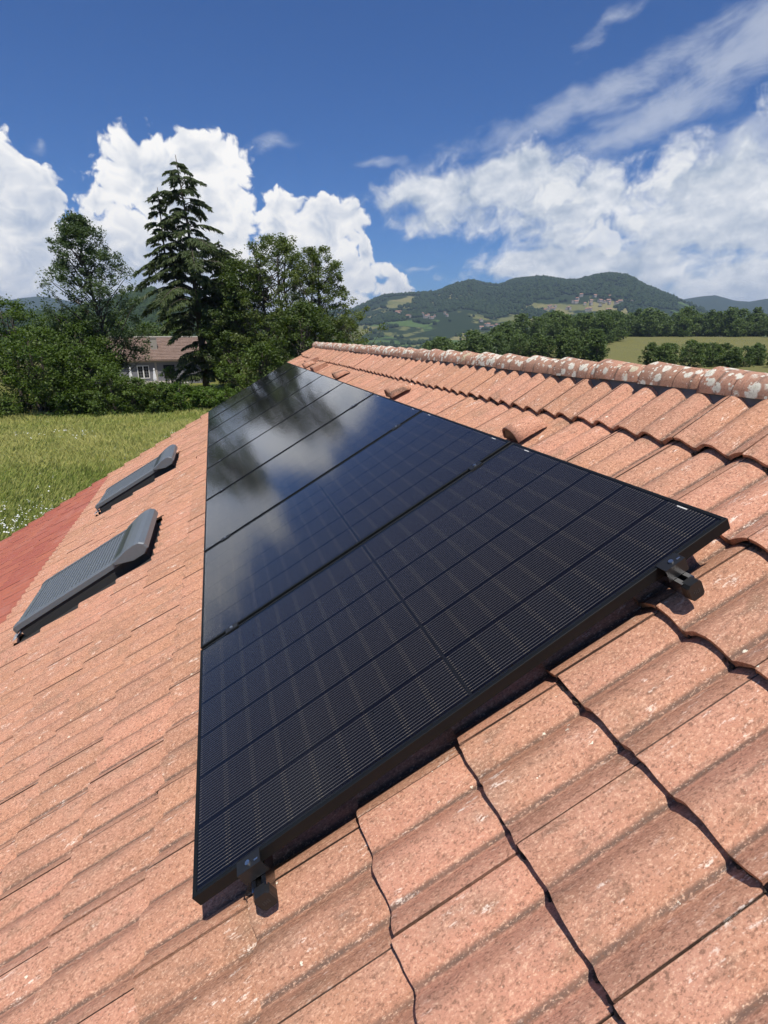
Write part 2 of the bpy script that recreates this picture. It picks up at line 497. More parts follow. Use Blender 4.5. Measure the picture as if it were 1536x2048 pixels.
def bark_build(t, b, out):
    p = t.pos(); n = t.noise(p, 7, 5, .7)
    t.set(b.inputs['Base Color'], t.mix(n, (.05, .038, .028), (.13, .105, .085))); b.inputs['Roughness'].default_value = .95
M_BARK = material('bark', bark_build)

def leaf_mat(name, a, c, sub=.35, var=.6):
    def build(t, b, out):
        nt = t.t
        p = t.pos()
        sh = S(nt, t.node('ShaderNodeAttribute', attribute_name='shade').outputs['Fac'])
        n = t.noise(p, .55, 3, .6)
        rnd = S(nt, t.node('ShaderNodeObjectInfo').outputs['Random'])
        f = (sh * .55 + n * .6 + rnd * .25 - .2).clamp()
        col = t.mix(f, a, c)
        t.set(b.inputs['Base Color'], col); b.inputs['Roughness'].default_value = .5
        b.inputs['Specular IOR Level'].default_value = .25
        tl = t.node('ShaderNodeBsdfTranslucent', {'Color': t.mix(1.0, col, (1.15, 1.25, .55), 'MULTIPLY')})
        mx = t.node('ShaderNodeMixShader', {0: sub, 1: b.outputs[0], 2: tl.outputs[0]})
        nt.links.new(mx.outputs[0], out.inputs[0])
    return material(name, build)
M_LEAF_ASH = leaf_mat('ash_leaves', (0.0504, 0.0862, 0.0359), (0.1222, 0.1654, 0.0791))
M_LEAF_DARK = leaf_mat('dark_leaves', (0.0421, 0.0745, 0.0194), (0.1216, 0.1620, 0.0421))
M_LEAF_BUSH = leaf_mat('bush_leaves', (0.0528, 0.0963, 0.0201), (0.1397, 0.1941, 0.0404))
M_LEAF_LIME = leaf_mat('bright_leaves', (0.0562, 0.1063, 0.0175), (0.1375, 0.2125, 0.0350))
M_LEAF_OLIVE = leaf_mat('olive_leaves', (0.0674, 0.0990, 0.0270), (0.1874, 0.2250, 0.0674))
M_NEEDLE = leaf_mat('cedar_needles', (0.0390, 0.0617, 0.0211), (0.1137, 0.1430, 0.0488), .2)
M_LEAF_FAR = leaf_mat('woodland_leaves', (0.0495, 0.0880, 0.0303), (0.1718, 0.2269, 0.0757))

# ================================================================== terrain
SILH = [(560, 640), (640, 632), (700, 625), (740, 604), (770, 591), (830, 588), (870, 585), (915, 568), (945, 562), (975, 570), (1000, 572), (1030, 560), (1085, 556),
        (1120, 562), (1150, 565), (1190, 555), (1225, 552), (1255, 556), (1290, 574), (1330, 590), (1385, 611), (1460, 640), (1560, 660), (1700, 668)]
SA = [azel(*p)[0] for p in SILH]; SE = [azel(*p)[1] for p in SILH]
LSIL = [(-300, 640), (0, 640), (120, 636), (200, 618), (260, 600), (300, 590), (345, 600), (400, 618), (470, 632), (560, 645), (640, 668)]
LA = [azel(*p)[0] for p in LSIL]; LE = [azel(*p)[1] for p in LSIL]
FSIL = [(-700, 610), (-300, 600), (-100, 606), (0, 604), (40, 596), (80, 592), (120, 598), (170, 610), (240, 618), (400, 622), (600, 628), (800, 626), (1000, 624), (1200, 622), (1350, 612), (1400, 600), (1430, 595), (1470, 603), (1500, 604),
        (1536, 596), (1640, 588), (1900, 600)]
FA = [azel(*p)[0] for p in FSIL]; FE = [azel(*p)[1] for p in FSIL]
def sstep(a, b, x):
    t = np.clip((x - a) / (b - a), 0, 1); return t * t * (3 - 2 * t)
def fbm2(x, y, s, oct=4, seed=0.):
    out = np.zeros_like(x, dtype=float); a = 1.0; tot = 0
    for o in range(oct):
        ph = np.array([12.9 * o + seed, 7.7 * o + seed * 1.7])
        k = s * 2 ** o
        c, s_ = math.cos(1.1 * o + .4), math.sin(1.1 * o + .4)
        X = (x * c - y * s_) * k + ph[0]; Y = (x * s_ + y * c) * k + ph[1]
        xi, yi = np.floor(X), np.floor(Y); fx, fy = X - xi, Y - yi
        fx = fx * fx * (3 - 2 * fx); fy = fy * fy * (3 - 2 * fy)
        def hsh(i, j): 
            q = np.sin(i * 127.1 + j * 311.7 + o * 17.3) * 43758.5453
            return q - np.floor(q)
        n = (hsh(xi, yi) * (1 - fx) + hsh(xi + 1, yi) * fx) * (1 - fy) + (hsh(xi, yi + 1) * (1 - fx) + hsh(xi + 1, yi + 1) * fx) * fy
        out += a * (n * 2 - 1); tot += a; a *= .5
    return out / tot
def terrain(x, y):
    dx, dy = x - CAM.x, y - CAM.y
    r = np.hypot(dx, dy); az = np.degrees(np.arctan2(dx, dy))
    z = np.zeros_like(r)
    # gentle meadow
    z += fbm2(x, y, .02, 3, 3.) * .35 * sstep(8, 60, r)
    # right: fields rising slightly, then the valley
    rt = sstep(24, 32, az)
    z += rt * (sstep(150, 480, r) * 6.0 - sstep(520, 1100, r) * 45)
    mid = sstep(8, 16, az) * (1 - sstep(24, 32, az))
    z += mid * (-sstep(60, 700, r) * 38)
    lf = 1 - sstep(8, 16, az)
    z += lf * (-sstep(150, 600, r) * 12)
    # the long hill across the valley
    e = np.interp(az, SA, SE, left=-1., right=-.4)
    D0 = 3300.
    spur = fbm2(x, y, .0011, 4, 1.)
    top = 7 + np.tan(np.radians(e)) * D0
    base = -35.
    g = sstep(1150, D0, r * (1 + .06 * spur)) ** 1.25
    hill = (np.maximum(top, base) - base) * np.where(r < D0, g, 1 - .6 * sstep(D0, 5200, r)) + spur * 26 * sstep(1100, 1900, r) * (1 - .8 * sstep(2300, 3150, r))
    z += np.where((az > 8) & (az < 75), hill, 0) * sstep(8, 12, az) * sstep(1000, 1500, r)
    # wooded hill on the left
    e2 = np.interp(az, LA, LE, left=1.3, right=-1.)
    D1 = 1300.
    top2 = 7 + np.tan(np.radians(e2)) * D1
    g2 = sstep(450, D1, r)
    z += (1 - sstep(9, 13, az)) * (np.maximum(top2, -10) + 12) * np.where(r < D1, g2, 1 - .7 * sstep(D1, 2400, r)) * sstep(-120, -90, az)
    # blue mountains far off
    e3 = np.interp(az, FA, FE, left=1.8, right=2.0)
    D2 = 5900.
    top3 = 7 + np.tan(np.radians(e3)) * D2
    g3 = sstep(4300, D2, r)
    z += top3 * np.where(r < D2, g3, 1 - .5 * sstep(D2, 9000, r)) * (1 + .05 * fbm2(x, y, .0006, 4, 9.))
    return z
def zt(x, y): return float(terrain(np.array([float(x)]), np.array([float(y)]))[0])

def build_ground():
    azs = np.concatenate([np.linspace(-180, -45, 46)[:-1], np.linspace(-45, 75, 420)[:-1], np.linspace(75, 180, 36)])
    rs = np.concatenate([[0.0], np.geomspace(2, 60, 24)[:-1], np.geomspace(60, 1000, 60)[:-1], np.linspace(1000, 4200, 110)[:-1], np.geomspace(4200, 9000, 44)])
    A, Rr = np.meshgrid(np.radians(azs), rs)
    X = CAM.x + Rr * np.sin(A); Y = CAM.y + Rr * np.cos(A); Z = terrain(X, Y)
    nr, na = A.shape
    V = np.stack([X, Y, Z], -1).reshape(-1, 3)
    idx = np.arange(nr * na).reshape(nr, na)
    F = np.stack([idx[:-1, :-1], idx[:-1, 1:], idx[1:, 1:], idx[1:, :-1]], -1).reshape(-1, 4)
    F = np.ascontiguousarray(F[:, ::-1])
    me = bpy.data.meshes.new('ground')
    me.vertices.add(len(V)); me.vertices.foreach_set('co', V.astype(np.float32).ravel())
    me.loops.add(F.size); me.loops.foreach_set('vertex_index', F.astype(np.int32).ravel())
    me.polygons.add(len(F)); me.polygons.foreach_set('loop_start', np.arange(0, F.size, 4, dtype=np.int32))
    me.polygons.foreach_set('use_smooth', [True] * len(F))
    me.update(calc_edges=True)
    def gb(t, b, out):
        p = t.pos(); x, y, z = t.xyz(p)
        dx = x - CAM.x; dy = y - CAM.y
        r = (dx * dx + dy * dy).sqrt()
        n1 = t.noise(p, .35, 4, .6); n2 = t.noise(p, 2.2, 4, .7); n3 = t.noise(p, 14, 3, .7)
        meadow = t.mix(n1.step(.3, .7), (.13, .15, .034), (.21, .195, .055))
        meadow = t.mix(n2.step(.4, .75) * .6, meadow, (.055, .075, .016))
        meadow = t.mix(n3.step(.5, .8) * .4, meadow, (.17, .15, .055))
        # fields across the valley: patchwork of hay, pasture and wood
        fc = t.voro(t.vec(x * 1.0, y * .7, 0.0), .0062, 'F1', out=0)
        vn = t.node('ShaderNodeTexVoronoi', {'Vector': t.vec(x, y * .7, 0.0), 'Scale': .0062})
        cr = t.xyz(vn.outputs[1])
        hay = t.mix(cr[0], (.12, .13, .045), (.20, .18, .075))
        hay = t.mix(cr[1].gt(.7), hay, (.075, .12, .035))
        wood = t.mix(t.noise(p, .02, 5, .7), (.014, .027, .011), (.032, .050, .019))
        wmask = t.noise(p, .0035, 5, .62) + (cr[2] - .5) * .16 + (z - 120.0) * .0006
        far = t.mix(wmask.step(.47, .50), hay, wood)
        nearfield = t.mix(t.noise(t.vec(x, y, 0.0), .03, 4, .6), (.125, .13, .045), (.185, .17, .065))
        c = t.mix(r.step(80, 140), meadow, nearfield)
        c = t.mix(r.step(560, 700), c, far)
        c = t.mix(r.step(4100, 4600), c, wood)
        left = (dx / dy.max(1.0)).lt(.16) * r.step(160, 240)
        c = t.mix(left, c, wood)
        t.set(b.inputs['Base Color'], c); b.inputs['Roughness'].default_value = .95
        b.inputs['Specular IOR Level'].default_value = .1
        t.set(b.inputs['Normal'], t.bump(n3 * .5 + n2, .6, .12))
    link('ground', me, material('countryside', gb), kind='structure')
build_ground()

# ================================================================== the house we stand on
house = empty('tiled_house', TR(-1.6, 4.0, 0), 'house under a salmon concrete tile roof with a lichen-spotted ridge', 'house')
VR = 2.41                       # ridge, measured up the slope
EAVE = COURSES[-1]
RIDGE_X = rp(0, VR, -.12).x; RIDGE_Z = rp(0, VR, -.12).z
U_A, U_B = U0 + (UMIN_K - 1) * TW, VERGE

def prof(s):
    s = np.asarray(s, float) % TW
    a = np.where((s > .0875) & (s < .2275), (s - .0875) / .140, np.where(s >= .2275, (s - .2275) / .160, (s + .0725) / .160))
    w = np.where((s > .0875) & (s < .2275), .038, .039)
    return w * np.power(.5 * (1 - np.cos(2 * np.pi * a)), .52)
NSEG = 22
def tile_arrays(seed, length=.385):
    r = np.random.default_rng(seed)
    s = np.linspace(.0011, TW - .0011, NSEG + 1)
    p = prof(s) - .0015 * np.clip(1 - s / .03, 0, 1)
    crest = p / .039
    j = r.normal(0, .0024, NSEG + 1); j = np.convolve(np.pad(j, 1, 'edge'), [.25, .5, .25], 'valid')
    rows = [(0.0 + j, -.0014), (.006 + j * .6, 0.0), (.17 + 0 * j, 0.0), (length + 0 * j, 0.0)]
    V = []
    for vv, dz in rows:
        V.append(np.stack([vv, -s, p - .039 + .015 + dz - .027 * vv / .3275], -1))
    th = .025 - .011 * crest + r.normal(0, .0012, NSEG + 1)
    V.append(np.stack([0.0015 + j, -s, p - .039 + .015 - th], -1))          # bottom of the butt
    V.append(np.stack([.10 + 0 * j, -s, p - .039 + .015 - .018 - .005], -1))  # underside
    V.append(V[0].copy())                                                    # own upper edge of the butt, so it stays crisp
    V = np.concatenate(V); n = NSEG + 1
    F = []
    for a in range(3): F += [(a*n+i, (a+1)*n+i, (a+1)*n+i+1, a*n+i+1) for i in range(NSEG)]
    F += [(4*n+i, 6*n+i, 6*n+i+1, 4*n+i+1) for i in range(NSEG)]
    F += [(5*n+i, 4*n+i, 4*n+i+1, 5*n+i+1) for i in range(NSEG)]
    # camera-side long edge
    m = len(V)
    for q0, q1 in ((n-1, 4*n-1), (3*n, 0)):
        e0, e1 = V[q0].copy(), V[q1].copy(); m = len(V)
        V = np.vstack([V, e0, e1, e1 + (0, 0, -.018), e0 + (0, 0, -.018)])
        F += [(m, m+3, m+2, m+1)]
    return V, F
TILE_VARS = [tile_arrays(100 + i) for i in range(5)]
def tile_mesh(name, V, F, mat):
    me = bpy.data.meshes.new(name); me.from_pydata(V.tolist(), [], F)
    me.polygons.foreach_set('use_smooth', [i < 3 * NSEG for i in range(len(F))]); me.materials.append(mat); me.update(); return me
TILE_ME = [tile_mesh('roof_tile', V, F, M_TILE) for V, F in TILE_VARS]
TILE_ME_RED = [tile_mesh('roof_tile', V, F, M_TILE_RED) for V, F in TILE_VARS]

# roof deck and far slope as the roof part
SK = [(3.44, 4.30), (6.80, 7.66)]           # skylights along u
def roof_deck():
    mb = MB()
    zo = -.185
    a, b = rp(0, EAVE + .03, zo), rp(0, VR + .02, zo)
    for (q, w) in ((a, b),):
        mb.add([(q.x, U_A + .05, q.z), (q.x, U_B - .06, q.z), (w.x, U_B - .06, w.z), (w.x, U_A + .05, w.z)], [(0, 3, 2, 1)])
        q2 = Vector((2 * RIDGE_X - q.x, 0, q.z)); w2 = Vector((2 * RIDGE_X - w.x, 0, w.z))
        mb.add([(q2.x, U_A + .05, q2.z), (q2.x, U_B - .06, q2.z), (RIDGE_X, U_B - .06, RIDGE_Z - .06), (RIDGE_X, U_A + .05, RIDGE_Z - .06)], [(0, 1, 2, 3)])
    return mb.mesh('roof')
roof = link('roof', roof_deck(), M_DECK, house)

def walls():
    mb = MB()
    e = rp(0, EAVE + .45, -.2); xl = e.x; xr = 2 * RIDGE_X - e.x; zl = e.z
    y0, y1 = U_A + .35, U_B - .35
    for yy, flip in ((y0, False), (y1, True)):
        v = [(xl, yy, 0), (xr, yy, 0), (xr, yy, zl), (RIDGE_X, yy, RIDGE_Z - .12), (xl, yy, zl)]
        mb.add(v, [(0, 1, 2, 3, 4) if not flip else (4, 3, 2, 1, 0)])
    mb.add([(xl, y0, 0), (xl, y1, 0), (xl, y1, zl), (xl, y0, zl)], [(0, 3, 2, 1)])
    mb.add([(xr, y0, 0), (xr, y1, 0), (xr, y1, zl), (xr, y0, zl)], [(0, 1, 2, 3)])
    return mb.mesh('wall')
link('wall', walls(), M_WALL, house)

def lay_tiles():
    cand = []
    for ci, v0 in enumerate(COURSES):
        red = v0 < -2.3
        for k in range(UMIN_K, UMAX_K + 1):
            u0 = U0 + k * TW; uc, vc = u0 - .15, v0 + .16
            # openings of the two roof windows
            if any(a - .06 < uc < b + .06 for a, b in SK) and -1.76 < vc < -.62: continue
            hidden = .06 < u0 - .3 and u0 < 9.15 and v0 > -.1 and v0 + .33 < 1.62
            pj = project(rp(uc, vc, -.12)); size = 0
            if pj and -60 < pj[0] < 1600 and 640 < pj[1] < 2120 and not hidden:
                d = (rp(uc, vc, -.12) - CAM); n = (RF.to_3x3() @ Vector((0, 0, 1)))
                size = abs(d.normalized().dot(n)) / d.length_squared
            cand.append((size, ci, k, red))
    cand.sort(key=lambda c: -c[0])
    rest = {False: MB(), True: MB()}
    for i, (size, ci, k, red) in enumerate(cand):
        rr = random.Random(ci * 997 + k)
        vi = rr.randrange(5)
        v0, u0 = COURSES[ci], U0 + k * TW
        M = RM(u0 + rr.gauss(0, .0012), v0 + rr.gauss(0, .004), -.12 + rr.gauss(0, .0012)) @ Matrix.Rotation(rr.gauss(0, .004), 4, 'Z') @ Matrix.Rotation(rr.gauss(0, .002), 4, 'Y')
        if ci == 0: M = M @ Matrix.Rotation(-.098, 4, 'Y')      # tilting fillet under the top course
        if i < 300 and size > 0:
            link('roof_tile', (TILE_ME_RED if red else TILE_ME)[vi], None, roof, M)
        else:
            V, F = TILE_VARS[vi]
            A = np.array(M)
            rest[red].add(V @ A[:3, :3].T + A[:3, 3], F)
    for red, mb in rest.items():
        me = mb.mesh('roof_tiles'); 
        sm = np.tile(np.array([i < 3 * NSEG for i in range(len(TILE_VARS[0][1]))]), len(me.polygons) // len(TILE_VARS[0][1]))
        me.polygons.foreach_set('use_smooth', sm)
        nv = len(TILE_VARS[0][0]); tone = np.repeat(RNG.uniform(0, 1, len(me.vertices) // nv), nv).astype(np.float32)
        me.attributes.new('tone', 'FLOAT', 'POINT').data.foreach_set('value', tone)
        link('painted_tile_field' if red else 'tile_field', me, M_TILE_RED if red else M_TILE, roof, kind='stuff')
    # the slope beyond the ridge
    mb = MB()
    V, F = TILE_VARS[0]
    for v0 in COURSES:
        for k in range(UMIN_K, UMAX_K + 1):
            A = np.array(RM(U0 + k * TW, v0, -.12)); W = V @ A[:3, :3].T + A[:3, 3]
            W[:, 0] = 2 * RIDGE_X - W[:, 0]
            mb.add(W, [f[::-1] for f in F])
    link('back_slope_tile_field', mb.mesh('back_tiles'), M_TILE, roof, kind='stuff')
lay_tiles()

def ridge_caps():
    step = .345; n = 14
    def cap(seed):
        r = np.random.default_rng(seed); mb = MB(); L = .395
        st = [(0, .072), (.12, .077), (.25, .085), (L - .012, .096), (L, .093)]
        vv, ff = [], []
        for li, (y, R0) in enumerate(st):
            for k in range(n + 1):
                a = math.pi * k / n
                jj = r.normal(0, .0012)
                vv.append(((R0 + jj) * 1.0 * math.cos(a), y, (R0 + jj) * math.sin(a) * .98 - .004 * (1 if k in (0, n) else 0)))
        for i in range(len(st) - 1):
            ff += [(i*(n+1)+k, i*(n+1)+k+1, (i+1)*(n+1)+k+1, (i+1)*(n+1)+k) for k in range(n)]
        # thickness: inner skin
        b = len(vv)
        for (y, R0) in (st[0], st[-1]):
            for k in range(n + 1):
                a = math.pi * k / n; vv.append(((R0 - .014) * math.cos(a), y, (R0 - .014) * math.sin(a) - .004 * (1 if k in (0, n) else 0)))
        m = (len(st) - 1) * (n + 1)
        ff += [(b+k, b+k+1, k+1, k) for k in range(n)]
        ff += [(m+k, m+k+1, b+n+1+k+1, b+n+1+k) for k in range(n)]
        ff += [(b+k+1, b+k, b+n+1+k, b+n+1+k+1) for k in range(n)]
        # lower lips
        ff += [(0, m, b+n+1, b), (n, b+n, b+2*n+1, m+n)]
        mb.add(vv, ff); me = mb.mesh('ridge_tile', True); me.materials.append(M_RIDGE); return me
    mes = [cap(s) for s in range(4)]
    c = rp(0, 2.395, -.14)
    y = U_A
    i = 0
    while y < U_B - .2:
        rr = random.Random(i + 50)
        M = TR(c.x + rr.gauss(0, .003), y, c.z + .006 + rr.gauss(0, .0015)) @ Matrix.Rotation(rr.gauss(0, .008), 4, 'Z') @ Matrix.Rotation(rr.gauss(0, .03), 4, 'Y')
        link('ridge_tile', mes[i % 4], None, roof, M); y += step; i += 1
    # end disc on the far gable and the vent strip below the caps
    mb = MB()
    for sgn in (-1, 1):
        p0 = c + Vector((sgn * .070, 0, .028)); p1 = c + Vector((sgn * .078, 0, -.055))
        v, f = [], []
        m = 300
        for q in range(m + 1):
            yy = U_A + (U_B - U_A - .02) * q / m
            w = .006 * math.sin(q * 2.1) + .004 * math.sin(q * 5.3)
            v += [(p0.x, yy, p0.z), (p1.x + sgn * w, yy, p1.z)]
        f = [(2*q, 2*q+2, 2*q+3, 2*q+1) for q in range(m)]
        mb.add(v, f)
    link('ridge_vent_strip', mb.mesh('strip'), M_STRIP, roof)
    # verge: half-round tiles on the far gable
    mes_v = []
    for s in range(2):
        mb = MB(); vv, ff = [], []; nn = 10
        st = [(0, .078), (.02, .08), (.36, .068)]
        for (x, R0) in st:
            for k in range(nn + 1):
                a = math.pi * k / nn; vv.append((x, R0 * math.cos(a), R0 * math.sin(a)))
        for i in range(2): ff += [(i*(nn+1)+k, (i+1)*(nn+1)+k, (i+1)*(nn+1)+k+1, i*(nn+1)+k+1) for k in range(nn)]
        b = len(vv)
        for k in range(nn + 1):
            a = math.pi * k / nn; vv.append((0.001, .064 * math.cos(a), .064 * math.sin(a)))
        ff += [(b+k, k, k+1, b+k+1) for k in range(nn)]
        mb.add(vv, ff); me = mb.mesh('verge_tile', True); mes_v.append(me)
    mes_v[0].materials.append(M_TILE); mes_v[1].materials.append(M_TILE_RED)
    for v0 in COURSES:
        M = RM(VERGE + .035, v0, -.150) @ Matrix.Rotation(.055, 4, 'Y')
        link('verge_tile', mes_v[1 if v0 < -2.3 else 0], None, roof, M)
ridge_caps()

def vents():
    # half-round vent hoods and two box vents, all parts of the roof
    mb = MB(); n = 14; vv, ff = [], []
    st = [(0, .074, 0), (.05, .073, 0), (.14, .066, -.010), (.18, .050, -.026), (.205, .02, -.055)]
    for (x, R0, dz) in st:
        for k in range(n + 1):
            a = math.pi * k / n; vv.append((x, R0 * math.cos(a), max(R0 * math.sin(a) + dz, -.03 if k not in (0, n) else -.03)))
    for i in range(len(st) - 1): ff += [(i*(n+1)+k, (i+1)*(n+1)+k, (i+1)*(n+1)+k+1, i*(n+1)+k+1) for k in range(n)]
    b = len(vv)
    for k in range(n + 1):
        a = math.pi * k / n; vv.append((0.0, .065 * math.cos(a), .065 * math.sin(a) - .002))
    ff += [(b+k, k, k+1, b+k+1) for k in range(n)]
    for k in range(n + 1):
        a = math.pi * k / n; vv.append((0.12, .050 * math.cos(a), .050 * math.sin(a) - .012))
    ff += [(b+n+1+k, b+k, b+k+1, b+n+1+k+1) for k in range(n)]
    ff += [tuple(range(b+n+1, b+2*n+2))]
    gme = MB().add([(.004, .067 * math.cos(math.pi * k / n), .067 * math.sin(math.pi * k / n) - .004) for k in range(n + 1)], [tuple(range(n + 1))]).mesh('hood_shade_sheet')  # black sheet added to stand for the shaded inside of the hood
    mb.add(vv, ff); me = mb.mesh('vent_hood', True); me.materials.append(M_TILE)
    for u, v in ((1.37, 1.752), (3.44, 1.752), (5.66, 1.752), (8.05, 1.752)):
        link('vent_hood', me, None, roof, RM(u, v, -.098))
        link('hood_shade_sheet', gme, M_BLACKPL, roof, RM(u, v, -.098))
    mb = MB()
    prof_ = [(0, -.05), (.015, .055), (.03, .065), (.22, .035), (.25, -.05)]
    W = .15
    mb.prism(prof_, [lambda p: (p[0], -W, p[1]), lambda p: (p[0], -W + .012, p[1] + .006), lambda p: (p[0], W - .012, p[1] + .006), lambda p: (p[0], W, p[1])])
    me = mb.mesh('box_vent'); me.materials.append(M_TILE)
    for u, v in ((7.30, 1.745), (8.32, 1.83)):
        link('box_vent', me, None, roof, RM(u, v, -.115))
vents()

# dirt and moss wedged under the tile ends
def debris():
    mb = MB()
    bm = bmesh.new(); bmesh.ops.create_icosphere(bm, subdivisions=1, radius=1.0)
    IV = np.array([v.co[:] for v in bm.verts]); IF = [tuple(v.index for v in f.verts) for f in bm.faces]; bm.free()
    rr = random.Random(3)
    for v0 in COURSES[:6]:
        for k in range(UMIN_K, 14):
            u0 = U0 + k * TW
            if 0.1 < u0 < 9.1 and v0 < 1.6: continue
            for sv, prob in ((.0875, .6), (.2275, .55), (.29, .4), (.01, .45), (.07, .4), (.245, .4)):
                if rr.random() > prob: continue
                for q in range(rr.randint(1, 7)):
                    s = sv + rr.gauss(0, .013)
                    hh = float(prof(np.array([s % .3]))[0]) - .12 - .039 - .012
                    size = rr.uniform(.002, .0075)
                    c = rp(u0 - s, v0 - rr.uniform(-.004, .005), hh + size * .6)
                    V = IV * size * np.array([rr.uniform(.6, 1.3), rr.uniform(.7, 1.8), rr.uniform(.5, 1.1)]) * (1 + RNG.normal(0, .22, (len(IV), 1)))
                    mb.add(V + np.array(c), IF)
    link('moss_debris', mb.mesh('moss_debris'), M_DIRT, roof, kind='stuff')
debris()

# ================================================================== solar panels
PL, PW, PS = 1.661, 1.134, 1.154
FH, FWD = .035, .011
def panel_meshes():
    # local: x = v 0..PL, y = u 0..PW, z = 0 at the top of the frame
    mb = MB()
    def bar(lo, hi): mb.box(lo, hi)
    bar((0, 0, -FH), (PL, FWD, 0)); bar((0, PW - FWD, -FH), (PL, PW, 0))
    bar((0, FWD, -FH), (FWD, PW - FWD, -.0004)); bar((PL - FWD, FWD, -FH), (PL, PW - FWD, -.0004))
    # bottom flange turned inwards
    bar((.0, FWD, -FH - .0), (PL, .030, -FH + .002)); bar((0, PW - .030, -FH), (PL, PW - FWD, -FH + .002))
    fr = mb.mesh('frame')
    bm = bmesh.new(); bm.from_mesh(fr); bmesh.ops.bevel(bm, geom=[e for e in bm.edges], offset=.0008, segments=1, affect='EDGES'); bm.to_mesh(fr); bm.free()
    gl = MB().add([(FWD, FWD, -.0015), (PL - FWD, FWD, -.0015), (PL - FWD, PW - FWD, -.0015), (FWD, PW - FWD, -.0015)], [(0, 1, 2, 3)]).mesh('glass_pane')
    cl = MB().box((-.0448, -.0898, -.0004), (.0448, .0898, .0)).mesh('solar_cell')
    # label strips under the glass at the top edge and the centre bus line
    lab = MB()
    for y in (.14, PW - .14): lab.box((PL - .0185, y - .018, -.0034), (PL - .0145, y + .018, -.0030))
    return fr, gl, cl, lab.mesh('label')
fr_me, gl_me, cl_me, lab_me = panel_meshes()
CELLS = []
for i in range(18):
    x = .0115 + .0905 * .5 + i * .0905 + (.009 if i >= 9 else 0)
    for j in range(6): CELLS.append((x, .0195 + .0912 + j * .1826))
back_me = MB().box((FWD - .002, FWD - .002, -.0062), (PL - FWD + .002, PW - FWD + .002, -.0046)).mesh('back_sheet')
bus_me = MB().box((PL / 2 - .0012, .03, -.0036), (PL / 2 + .0012, PW - .03, -.0032)).mesh('centre_seam')
M_BACK = material('black_backsheet', Base_Color=(.008, .008, .009), Roughness=.5)
NAMES = ['black solar panel at the bare open end of the row, both rail ends beside it', 'black solar panel second from the bare open end of the row',
         'black solar panel third from the bare open end of the row', 'black solar panel fourth from the bare open end, mirroring cloud', 'black solar panel fourth from the gable end of the row, mirroring cloud',
         'black solar panel third from the gable end of the row', 'black solar panel second from the gable end of the row', 'black solar panel at the gable end of the row beside the trees']
for i in range(8):
    M = RM(i * PS, 0, 0) @ Matrix.Rotation(random.gauss(0, .0012), 4, 'X') @ Matrix.Rotation(random.gauss(0, .001), 4, 'Y')
    p = empty('solar_panel', M, NAMES[i], 'solar panel', 'solar panels in a row on the roof')
    link('frame', fr_me, M_FRAME, p, M); link('glass_pane', gl_me, M_GLASS, p, M)
    link('back_sheet', back_me, M_BACK, p, M); link('centre_seam', bus_me, M_BLACKPL, p, M)
    link('label', lab_me, M_WHITE, p, M)
    if i < 5:
        for (x, y) in CELLS: link('solar_cell', cl_me, M_CELL, p, M @ TR(x, y, -.0036))
    else:
        if i == 5:
            mb = MB()
            for (x, y) in CELLS: mb.box((x - .0448, y - .0898, -.0040), (x + .0448, y + .0898, -.0036))
            cm = mb.mesh('cells')
        link('cell_field', cm, M_CELLMASS, p, M, kind='stuff')

